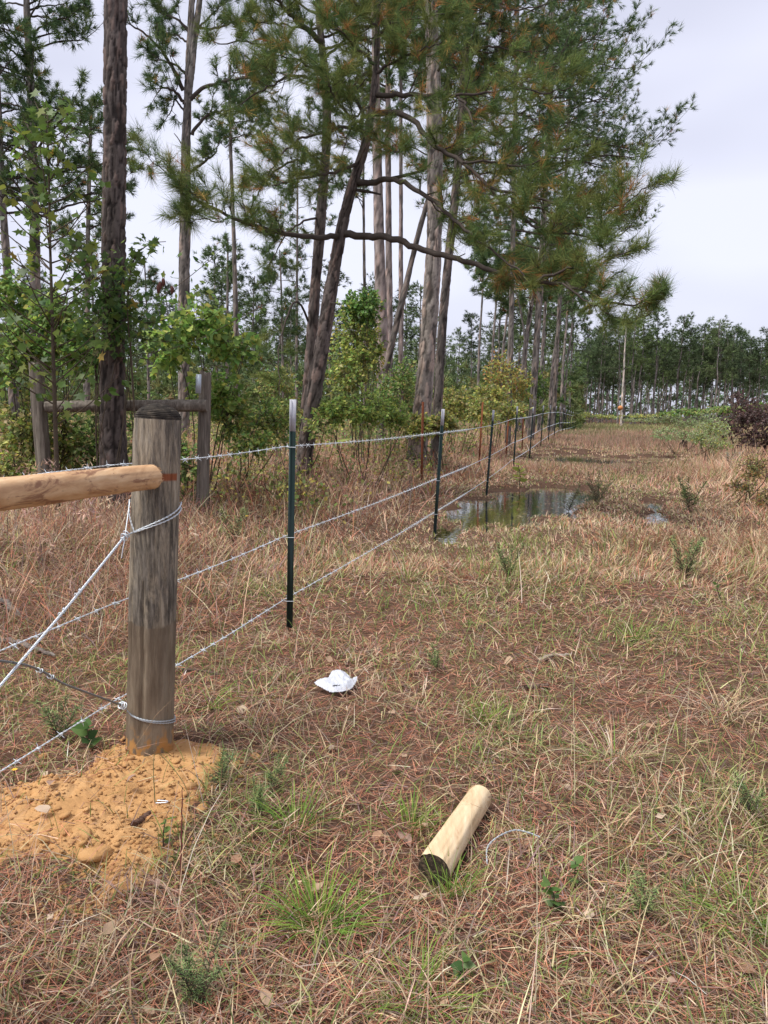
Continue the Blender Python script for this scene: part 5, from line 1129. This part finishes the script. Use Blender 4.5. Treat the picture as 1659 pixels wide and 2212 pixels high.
shrub('shrub', 'dark scrub fringe at the foot of the right treeline', [(1490, 890, 96, 44, 9, 3), (1570, 886, 98, 60, 11, 3), (1650, 882, 98, 50, 13, 3), (1440, 895, 96, 24, 6, 3)], 500, 6, .34, LG + LO, wts=(2, 3, 2, 3, 2, 1, 2, 1))
shrub('shrub', 'brown weed thicket low at the right edge', [(1630, 1010, 13.5, 36, 40, .5), (1600, 1050, 12.5, 30, 28, .4), (1655, 1075, 12, 25, 30, .4)], 360, 6, .05, LO + LR + LB[2:], wts=(2, 2, 2, 1, 1, 1, 1, 1, 2), wide=.22)
o_ = P(1340, 881, 103); V, Fs, _ = tube(resample([o_ + (0, 0, .32), o_, o_ - (0, 0, .34)], 9), np.array((.02, .2, .29, .33, .34, .33, .29, .2, .03)), 12); V2, F2 = sticks(np.array([o_ - (0, 0, .3)]), np.array([[o_[0], o_[1], float(hgt(o_[0], o_[1])) - .1]]), .03, .03, 5)
tag(mk('trail_marker', np.vstack([V, V2]), [np.vstack([Fs[1]]), np.vstack([Fs[0], F2 + len(V)])], mat_plain('faded_orange', (.55, .22, .07), .7, 0, .15, 4), smooth=True, loc=tuple(o_)), 'small round orange marker beside the bare pale trunk', 'marker')
# far wood: the unbroken mass behind the last rows of trunks
def far_wood():
    n = 8000; x = U(-150, 215, n); y = U(195, 260, n); hmax = 12 + 7 * fbm(x * .05, y * .05, 7); z = rng.random(n)**1.15 * hmax; p = np.stack([x, y, z - .3], 1)
    c = pal(n, [(.13, .19, .10), (.16, .21, .11), (.10, .15, .08)], (1, 1, 1), .15); V, F, C = needles(p, rand_unit(n) + (0, 0, .6), np.full(n, 1.7), 7, np.full(n, .5), c, (.2, 1.4))
    tag(mk('far_wood', V, F, M['needle'], C=C, kind='stuff'), 'mass of lower green woodland behind the far trunks', 'wood')
    n = 5200; u_ = U(-80, 1250, n); y = U(60, 120, n); x = (u_ - CU) / FPX * y; z = rng.random(n)**1.6 * (3.5 + 3 * fbm(x * .1, y * .1, 9)); p = np.stack([x, y, z + h_base(x, y)], 1)
    c = pal(n, [(.13, .17, .06), (.16, .19, .07), (.09, .13, .05), (.20, .19, .08)], (1, 1, 1, .6), .18); V, F, C = needles(p, rand_unit(n) + (0, 0, .6), np.full(n, .8), 9, np.full(n, .16), c, (.2, 1.4))
    tag(mk('undergrowth', V, F, M['needle'], C=C, kind='stuff'), 'green undergrowth below the distant pines left of the fence', 'undergrowth')
def left_wood():
    n = 5200; u_ = U(-90, 1255, n); y = U(125, 185, n); x = (u_ - CU) / FPX * y; hmax = np.where(u_ < 900, 11, 8) + 4 * fbm(x * .06, y * .05, 17); z = rng.random(n)**1.1 * hmax; p = np.stack([x, y, z], 1)
    c = pal(n, [(.16, .21, .11), (.19, .235, .12), (.13, .175, .095)], (1, 1, 1), .15); V, F, C = needles(p, rand_unit(n) + (0, 0, .6), np.full(n, 1.3), 7, np.full(n, .34), c, (.2, 1.4))
    tag(mk('far_wood', V, F, M['needle'], C=C, kind='stuff'), 'soft green wood closing the gaps behind the left trunks', 'wood')
left_wood()
far_wood()

# low leafy growth carpeting the ground under the trees behind the fence
def low_growth():
    x, y = wedge(8500, 9.2, 34, 1.3); k = rng.random(len(x)) < sst(.8, 2.0, fenced(x, y)) * (.2 + .8 * sst(.35, .6, fbm(x * .7, y * .5, 131))) * sst(8.8, 10.5, y + .25 * x + .9); x = x[k]; y = y[k]; n = len(x); K = 10
    hh = (.18 + .62 * fbm(x * .8, y * .6, 135)) * U(.5, 1.1, n) * (1 + .3 * sst(12, 20, y)); q = np.repeat(np.arange(n), K); p = np.stack([x, y, hgt(x, y)], 1)
    top = p + np.c_[rng.normal(0, .12, (n, 2)), hh]; V2, F2 = sticks(p, top, .004, .002); t = rng.random((n * K, 1))**.6; pos = p[q] + (top - p)[q] * t + rng.normal(0, .11, (n * K, 3)) * (1, 1, .5); pos[:, 2] = np.maximum(pos[:, 2], p[q][:, 2] + .02)
    tone = fbm(x * .5, y * .4, 139); c = np.where((tone > .52)[:, None], pal(n, LY + LO, [1] * 9, .15), pal(n, LG + LO, [1] * 8, .15)); C0 = c[q] * (1 + rng.normal(0, .18, (n * K, 1)))
    V, F, C = leaves(pos, rng.normal(size=(n * K, 3)) + (0, 0, .1), U(.04, .085, n * K) * (1 + .35 * sst(14, 26, y[q])), np.clip(C0 * 1.25, .02, .8), simple=True)
    tag(mk('undergrowth', np.vstack([V, V2]), [F, F2 + len(V)], M['leaf'], C=np.vstack([C, np.tile((.12, .09, .06), (len(V2), 1))]), kind='stuff'), 'low leafy undergrowth below the pines behind the fence', 'undergrowth')
low_growth()

# ================================================================== SMALL THINGS ON THE GROUND
# -- cut length of peeled log with a black end
a = LOG0 + (0, 0, .05); a[2] = float(ztop(*LOG0[:2])) + .050; b = LOG1.copy(); b[2] = float(ztop(*LOG1[:2])) + .050
M['peeled2'] = wood_peeled('pale_peeled_log', ((.48, .33, .18), (.64, .48, .29), (.74, .60, .40)), (.45, .22, .12), .63, (30, 4, 30))
root = thing('cut_log', 'short pale peeled log with a dark sawn end lying in the grass', 'log', tuple(a))
V, Fs, (T, Sx) = log_mesh(a, b, .051, .046, 51, 72, 110, .0042); mk('log', V, [Fs[0]], M['peeled2'], root, smooth=True)
p = resample([a, b], 4); T_, A_, B_ = frames(p); th = np.linspace(0, 2 * math.pi, 48, endpoint=False)
def disc(c, d, A, B, r_, n=9, amp=.002, seed=1):
    V = []
    for k in range(n):
        rr = r_ * (1 - k / (n - 1)) + 1e-4; V.append(c + rr * (np.cos(th)[:, None] * A + np.sin(th)[:, None] * B) + d * (amp * (vn(th * 2, np.full(48, k * 1.3), seed) - .5) + .0015 * (k % 2))[:, None])
    i = np.arange(n - 1)[:, None] * 48; j = np.arange(48)[None, :]; q = (j + 1) % 48; return np.vstack(V), np.stack([i + j, i + q, i + 48 + q, i + 48 + j], -1).reshape(-1, 4)
V, F = disc(a - T_[0] * .001, -T_[0], A_[0], B_[0], .0505); mk('sawn_end', V, F, mat_wood('black_sawn_end', [(.3, (.012, .010, .008)), (.52, (.05, .038, .026)), (.72, (.22, .155, .095))], (60, 60, 60)), root, smooth=True)
V, F = disc(b + T_[-1] * .001, T_[-1], A_[-1], B_[-1], .0475); mk('pale_end', V, F, M['peeled2'], root, smooth=True)
up = np.array((0, 0, 1.0)); k0 = a + (b - a) * .52; ax_ = nrm(b - a); sd_ = nrm(np.cross(ax_, up)); kc = k0 + nrm(up * .9 - sd_ * .3) * .0475
V = [];
for k in range(5):
    rr = .011 * (1 - k / 4) + 1e-4; t2 = np.linspace(0, 2 * math.pi, 20, endpoint=False); d2 = nrm(np.cross(nrm(up * .9 - sd_ * .3), ax_)); V.append(kc + rr * (np.cos(t2)[:, None] * ax_ * 1.3 + np.sin(t2)[:, None] * d2) + nrm(up * .9 - sd_ * .3) * (.0014 + .0006 * k))
i = np.arange(4)[:, None] * 20; j = np.arange(20)[None, :]; q = (j + 1) % 20
mk('knot', np.vstack(V), np.stack([i + j, i + q, i + 20 + q, i + 20 + j], -1).reshape(-1, 4), mat_plain('knot_wood', (.48, .24, .13), .7, 0, .3, 150), root, smooth=True)

# -- crumpled white plastic bag
def bag():
    out_ = np.array([(-.105, .01), (-.085, .035), (-.035, .045), (-.02, .10), (.01, .118), (.04, .10), (.085, .045), (.115, .06), (.118, .04), (.10, -.005), (.07, -.055), (.02, -.075), (-.02, -.07), (-.05, -.035), (-.085, -.012)]) * np.array((1.02, 1.15))
    n = 70; X, Y = np.meshgrid(np.linspace(-.115, .115, n), np.linspace(-.1, .145, n)); d = pip(X.ravel(), Y.ravel(), out_).reshape(n, n)
    def sheet(sc, lift):
        ins = sst(0, .035, d); rid = 1 - np.abs(2 * fbm(X * 11 + Y * 5, Y * 15 - X * 4, 61 + sc, 3) - 1); rid2 = 1 - np.abs(2 * fbm(X * 46 + Y * 20, Y * 34 - X * 22, 71 + sc, 3) - 1)
        return lift * ins * (.5 + .5 * sst(.15, -.08, Y)) + .042 * sst(-.05, .12, Y) + .017 * (rid - .6) * ins + .011 * (rid2 - .6) + .004
    z0 = float(ztop(BAGC[0], BAGC[1])) + .03; c = np.array((BAGC[0], BAGC[1], z0)); root = thing('plastic_bag', 'crumpled white plastic bag lying on the straw', 'bag', tuple(c))
    m, n_, o = mat_new('thin_white_plastic'); b_ = node(n_, 'ShaderNodeBsdfPrincipled'); b_.inputs['Base Color'].default_value = (.74, .76, .80, 1); b_.inputs['Roughness'].default_value = .32; t = node(n_, 'ShaderNodeBsdfTranslucent'); t.inputs['Color'].default_value = (.86, .87, .9, 1); x = node(n_, 'ShaderNodeMixShader'); x.inputs[0].default_value = .42
    n_.links.new(b_.outputs[0], x.inputs[1]); n_.links.new(t.outputs[0], x.inputs[2]); n_.links.new(x.outputs[0], o.inputs['Surface'])
    i = np.arange(n - 1)[:, None] * n; j = np.arange(n - 1)[None, :]; F = np.stack([i + j, i + j + 1, i + n + j + 1, i + n + j], -1).reshape(-1, 4); F = F[(d.ravel()[F] > 0).all(1)]
    for nm, sc, lf in (('upper_film', 0, .022), ('lower_film', 3, .004)): mk(nm, np.stack([c[0] + X, c[1] + Y * 1.0, c[2] + sheet(sc, lf)], -1).reshape(-1, 3), F, m, root, smooth=True)
    Z = sheet(0, .022); mb = MB()
    for (x0_, y0_, x1_, y1_) in ((-.006, -.052, .004, -.046), (.0, -.056, .008, -.044), (.006, -.050, .016, -.044), (.012, -.052, .018, -.040), (.022, -.045, .032, -.042)):
        s_ = np.linspace(0, 1, 6); xx = x0_ + (x1_ - x0_) * s_; yy = y0_ + (y1_ - y0_) * s_; iz = np.clip(((yy + .1) / .245 * (n - 1)).astype(int), 0, n - 1); ix = np.clip(((xx + .115) / .23 * (n - 1)).astype(int), 0, n - 1)
        add_tube(mb, np.stack([c[0] + xx, c[1] + yy, c[2] + Z[iz, ix] + .003], 1), .0016, 4)
    mb.build('printed_mark', mat_plain('black_print', (.02, .02, .025), .6), root)
bag()
# -- scrap of pale wire, a fence staple, a stick and a dark stem on the clay
def gp(u_, v_, up_=0.0):
    g = G(u_, v_); g[2] = float(ztop(g[0], g[1])) + up_; return g
root = thing('wire_offcut', 'bent offcut of pale twisted wire right of the cut log', 'wire', tuple(gp(1052, 1850))); mb = MB()
cable(mb, [gp(1052, 1872, .008), gp(1052, 1850, .03), gp(1072, 1840, .05), gp(1108, 1830, .06), gp(1140, 1832, .055), gp(1165, 1836, .045)], 2, .0016, .0015, .032, .005); mb.build('strand', M['dullwire'], root, smooth=True)
c = gp(352, 1746, .012); mb = MB(); add_tube(mb, resample([c + (-.022, .008, 0), c + (.012, .002, .002), c + (.02, -.003, .002), c + (.012, -.008, .001), c + (-.024, -.004, -.004)], 20), .0022, 6); tag(mb.build('fence_staple', mat_plain('bright_staple', (.62, .66, .72), .35, .5), loc=tuple(c)), 'bright bent fence staple lying on the clay', 'staple')
def twig_thing(pts, r_, label, col, name='stick', lift=.01):
    p = resample([gp(u_, v_, lift + z_) for u_, v_, z_ in pts], 24); p[1:-1] += rng.normal(0, r_ * .25, (22, 3)); V, Fs, _ = tube(p, np.linspace(r_, r_ * .6, 24), 9, True, lambda T, Sx: (vn(T * 2, Sx * 30, 3) - .5) * r_ * .6)
    tag(mk(name, V, Fs, mat_plain(name + '_bark', col, .95, 0, .4, 60, .1), loc=tuple(p[0])), label, 'stick', 'sticks and stems on the ground')
twig_thing([(290, 1800, 0), (302, 1788, .005), (327, 1776, .01)], .011, 'stubby brown stick on the clay in front of the post', (.12, .07, .05))
twig_thing([(391, 1905, 0), (393, 1870, .09), (396, 1830, .20)], .0028, 'dark red stem standing at the edge of the clay', (.10, .03, .025), 'dry_stalk')
twig_thing([(-30, 1285, 0), (10, 1310, .02), (45, 1335, .01)], .026, 'thick grey bark covered stick at the left edge', (.17, .15, .13))
twig_thing([(-20, 1378, 0), (50, 1400, .01), (120, 1425, .01)], .018, 'long grey stick crossing behind the brace wires', (.20, .17, .145))
twig_thing([(385, 1450, 0), (420, 1455, .01), (470, 1462, .005)], .009, 'thin dark stick right of the thick post', (.10, .07, .055))
twig_thing([(1165, 1432, 0), (1190, 1424, .01), (1232, 1420, .005)], .014, 'pale weathered stick in the middle of the track', (.30, .25, .20))
twig_thing([(1140, 1490, 0), (1160, 1487, .008), (1185, 1488, 0)], .02, 'short chunk of brown bark on the track', (.17, .12, .09))
twig_thing([(335, 1748, .0), (333, 1725, .10), (345, 1712, .12), (400, 1738, .05), (418, 1800, 0)], .0016, 'hair thin bent grass stem arching over the clay', (.14, .12, .05), 'dry_stalk')
c = gp(1475, 968); mbs = MB()
for k in range(5): add_tube(mbs, resample([c + rng.normal(0, .05, 3) * (1, 1, 0), c + np.array((rng.normal() * .08, 0, .22)), c + np.array((.08 + rng.normal() * .1, rng.normal() * .05, .40 + rng.normal() * .06))], 8), np.linspace(.06, .012, 8) * rng.uniform(.6, 1.1), 7)
tag(mbs.build('charred_stump', mat_plain('charred_wood', (.03, .02, .016), .95, 0, .5, 20), loc=tuple(c)), 'dark charred snag poking out of the orange grass', 'stump')

# -- dead leaves
DLM = []
for k, c_ in enumerate(((.38, .23, .14), (.46, .32, .21), (.28, .165, .10), (.52, .40, .29), (.36, .24, .18))):
    o2 = np.array(OVATE, float); r_ = np.random.default_rng(k); V = np.vstack([[.45, 0, .0], np.c_[o2 * (1, 1.25), .22 * np.abs(o2[:, 1]) + .06 * r_.normal(size=len(o2))]]); n = len(o2); j = np.arange(n)
    x = mk('dead_leaf', V, np.stack([np.zeros(n, int), 1 + j, 1 + (j + 1) % n], 1), M['deadleaf'], C=np.array(c_)); DLM.append(x.data); bpy.data.objects.remove(x)
def dead_leaf(u_, v_, s_, k, label, lift=.02):
    g = gp(u_, v_, lift); o_ = bpy.data.objects.new('dead_leaf', DLM[k]); COL.objects.link(o_); o_.location = g; o_.rotation_euler = (rng.normal() * .5, rng.normal() * .4, rng.uniform(0, 6.3)); o_.scale = (s_,) * 3
    tag(o_, label, 'leaf', 'dead leaves on the ground')
dead_leaf(860, 1812, .075, 4, 'purplish brown dead leaf left of the cut log', .03)
dead_leaf(1090, 1440, .085, 1, 'pale curled dead leaf beside the weathered track stick', .03)
dead_leaf(762, 1475, .06, 0, 'orange brown dead leaf touching the white bag', .05)
dead_leaf(840, 1545, .05, 1, 'small tan dead leaf right of the white bag')
dead_leaf(512, 1540, .06, 3, 'pale dead leaf right of the thick post foot')
for k in range(110):
    v_ = 1180 + 1030 * rng.random()**1.2; u_ = rng.uniform(0, 1659)
    dead_leaf(u_, v_, rng.uniform(.022, .055), int(rng.integers(5)), 'small brown dead leaf lying among the grass and straw', rng.uniform(.01, .035))

# -- feathery weeds, seedlings, grass tussocks, flowers
def weed(label, u_, v_, hh, col, stems=3, K=12, nl=.05, W=.0022, name='feathery_weed', spread=.2, dens=14):
    K = K * .45; col = [tuple(min(.8, a * 1.5 + .06) for a in c_) for c_ in col]; W = W * .8
    g = gp(u_, v_); root = thing(name, label, 'weed', tuple(g), 'weeds and seedlings'); s0 = []; s1 = []; tp = []; td = []; tl = []
    for _ in range(stems):
        a = rng.uniform(0, 6.3); e = g + np.array((math.cos(a) * spread * hh * 2, math.sin(a) * spread * hh * 2, hh * rng.uniform(.7, 1.1))); pth = resample([g + (0, 0, -.01), (g + e) / 2 + (0, 0, hh * .08), e], dens); s0 += list(pth[:-1]); s1 += list(pth[1:])
        for k in range(2, dens):
            for _ in range(3):
                b = rng.uniform(0, 6.3); d = np.array((math.cos(b), math.sin(b), .7)); l_ = hh * .20 * (1.15 - k / dens); q = pth[k] + d * l_; s0.append(pth[k]); s1.append(q); tp.append(q); td.append(d); tl.append(nl)
    V, F = sticks(np.array(s0), np.array(s1), max(.0012, W * .6), W * .5); mk('stems', V, F, M['stem'], root, kind='stuff'); n = len(tp)
    V, F, C = needles(np.array(tp), np.array(td), np.array(tl), max(3, int(K // 3)), np.full(n, W), pal(n, col, [1] * len(col), .2), (.2, 1.2), 0, .8); mk('foliage', V, F, M['grass'], root, C=C, kind='stuff')
WG = [(.12, .20, .05), (.09, .16, .045), (.17, .24, .06)]
weed('feathery green weed at the bottom left of the grass', 430, 2175, .17, WG, 6, 30, .035, .0018)
weed('feathery weed between post clay and cut log', 590, 1715, .14, WG, 3, 30, .03, .002)
weed('small feathery weed at the clay edge right of the post foot', 470, 1700, .16, WG, 3)
weed('grey green feathery weed at the right of the clay', 555, 1760, .12, WG, 3)
weed('dark feathery weed in front of the wide puddle', 1290, 1095, .5, [(.10, .13, .05), (.13, .15, .06)], 5, 24, .08, .006)
weed('tall feathery weed left of the small bright puddle', 1225, 1110, .42, [(.10, .13, .05), (.15, .16, .07)], 4, 24, .08, .006)
weed('dark green feathery weed right of the small puddle', 1490, 1105, .5, WG, 5, 24, .09, .007)
weed('white topped feathery weed by the right grass', 1580, 1020, .55, [(.16, .22, .09), (.20, .25, .12), (.5, .5, .42)], 5, 24, .09, .008)
weed('feathery weed on the bank left of the first T-post', 500, 1180, .4, WG + [(.3, .28, .1)], 4, 24, .07, .005)
weed('green weed behind the dark brace wire', 130, 1600, .22, WG, 4, 24, .045, .003)
weed('feathery weed clump right of the second T-post in the grass', 1100, 1250, .3, WG + [(.25, .27, .1)], 5, 24, .06, .0045)
weed('grassy green weed right of the track middle', 1480, 1250, .4, WG + [(.25, .27, .1)], 6, 24, .07, .005)
weed('small feathery weed right of the bag', 945, 1450, .16, WG, 3, 24, .035, .0025)
weed('feathery weed near the right bottom edge', 1620, 1760, .15, WG, 4, 24, .035, .002)
weed('pale feathery sprig low on the right', 1395, 1985, .13, [(.25, .34, .10), (.2, .3, .09)], 4, 24, .03, .0018)
def leafy(label, u_, v_, hh, n, size, meshes, wts, name='seedling', spread=.3):
    g = gp(u_, v_); root = thing(name, label, 'seedling', tuple(g), 'weeds and seedlings'); pth = resample([g - (0, 0, .01), g + np.array((rng.normal() * .1 * hh, 0, hh * .55)), g + np.array((rng.normal() * .1 * hh, 0, hh))], 12); mb = MB(); add_tube(mb, pth, np.linspace(.0028, .0014, 12) * max(1, g[1] / 4), 5); mb.build('stem', M['stem'], root)
    for k in range(n):
        q = pth[int(3 + 8.9 * (k + .5) / n)]; a = k * 2.4; d = nrm(np.array((math.cos(a), math.sin(a), rng.uniform(.1, .6)))); hang(root, meshes, wts, q, d, size * rng.uniform(.7, 1.1))
leafy('tiny green seedling growing out of the clay', 353, 1835, .10, 9, .035, OL, (1, 1))
leafy('yellow green seedling standing at the back of the wide puddle', 1122, 1050, .42, 16, .17, [one_leaf('leaf', OVATE, (.42, .46, .10)), one_leaf('leaf', OVATE, (.34, .40, .09))], (1, 1))
leafy('broad yellowish leaves sprouting in front of the leaning pine', 708, 1000, 1.35, 3, .34, [one_leaf('leaf', OVATE, (.36, .42, .10))], (1,))
leafy('three leaved seedling right of the cut log', 1190, 1975, .10, 8, .04, HL, (2, 2, 1, 0, 1))
leafy('small clover like sprout below the wire offcut', 1240, 1920, .09, 9, .035, HL, (2, 2, 1, 0, 1))
leafy('round leaved seedling under the dark brace wire', 190, 1620, .12, 8, .07, HL, (2, 2, 2, 0, 0))
leafy('small green sprout in the lower middle grass', 1000, 2130, .08, 8, .035, HL, (2, 2, 1, 0, 1))
leafy('leafy sprig in the grass on the right side of the track', 1560, 1300, .25, 12, .06, OL, (1, 1))
for lab, u_, v_, hh in (('yellow flower on the bank behind the first T-post', 530, 1165, .12), ('yellow flower in the grass beyond the second T-post', 972, 1005, .14), ('orange yellow flower left of the clay', 28, 1715, -.05)):
    g = gp(u_, v_); root = thing('flower', lab, 'flower', tuple(g), 'yellow flowers'); hh = hh * 1.0 + .12; mb = MB(); add_tube(mb, resample([g, g + (0.01, 0, hh)], 5), .002, 4); mb.build('stem', M['stem'], root)
    pm_ = mat_plain('yellow_petal', (.75, .42, .03), .6)
    for k in range(8):
        a = k * math.pi / 4; d = np.array((math.cos(a), math.sin(a), .25)); s_ = np.array((-math.sin(a), math.cos(a), 0)); c = g + (0.01, 0, hh); z_ = .012 * max(1, g[1] / 3.5)
        mk('petal', np.array([c, c + d * z_ * .6 + s_ * z_ * .25, c + d * z_, c + d * z_ * .6 - s_ * z_ * .25]), np.array([[0, 1, 2, 3]]), pm_, root)
def tussock(label, u_, v_, n, ln, pl, W=.0042, lean=.55, r_=.05):
    g = gp(u_, v_); a = U(0, 6.3, n); x = g[0] + np.cos(a) * r_ * rng.random(n); y = g[1] + np.sin(a) * r_ * rng.random(n)
    V, F, C = blades(x, y, U(.5, 1.0, n) * ln, np.full(n, W), a + rng.normal(0, .5, n), np.abs(rng.normal(lean, .25, n)), U(.3, 1.2, n), 5, pal(n, pl, [1] * len(pl), .18)); tag(mk('grass_tussock', V, F, M['grass'], C=C, loc=tuple(g)), label, 'grass tuft', 'grass tussocks')
VG = [(.17, .28, .05), (.12, .22, .04), (.24, .32, .07)]
tussock('vivid green grass tussock below the clay in the foreground', 690, 2010, 150, .24, VG, .0042, .6, .075)
tussock('green grass blades in front of the sawn log end', 975, 1935, 70, .16, VG, .003, .4, .05)
tussock('green grass tuft left of the cut log', 640, 1790, 80, .20, VG, .0035, .8, .08)
tussock('green tuft at the right edge of the foreground', 1600, 1985, 80, .2, VG, .004, .9, .1)
tussock('pale green tuft beside the thick post', 455, 1530, 24, .22, VG + [(.4, .42, .2)], .005, .8, .04)
tussock('yellow green tuft right of the bag', 1050, 1560, 80, .14, VG + [(.32, .34, .1)], .0035, .6, .08)
tussock('yellow green tuft behind the cut log', 890, 1790, 90, .14, VG + [(.32, .34, .1)], .0035, .6, .1)
tussock('green tuft near the bottom centre', 900, 2170, 90, .18, VG + DRY[:1], .0032, .7, .1)
tussock('rank green tuft in front of the wide puddle', 1120, 1180, 90, .36, VG + DRY[:2], .006, .6, .2)
tussock('tan grass tuft leaning at the right foreground', 1330, 1640, 110, .26, DRY + VG[:1], .0036, .8, .12)
tussock('flattened tan tuft at the right middle', 1560, 1540, 110, .3, DRY, .0042, .9, .15)
tussock('green grass clump right of the weathered stick', 1370, 1380, 80, .2, VG + DRY[:1], .005, .6, .12)
tussock('sparse green tuft by the foot of the second T-post', 880, 1255, 60, .25, VG + DRY[:1], .005, .6, .12)
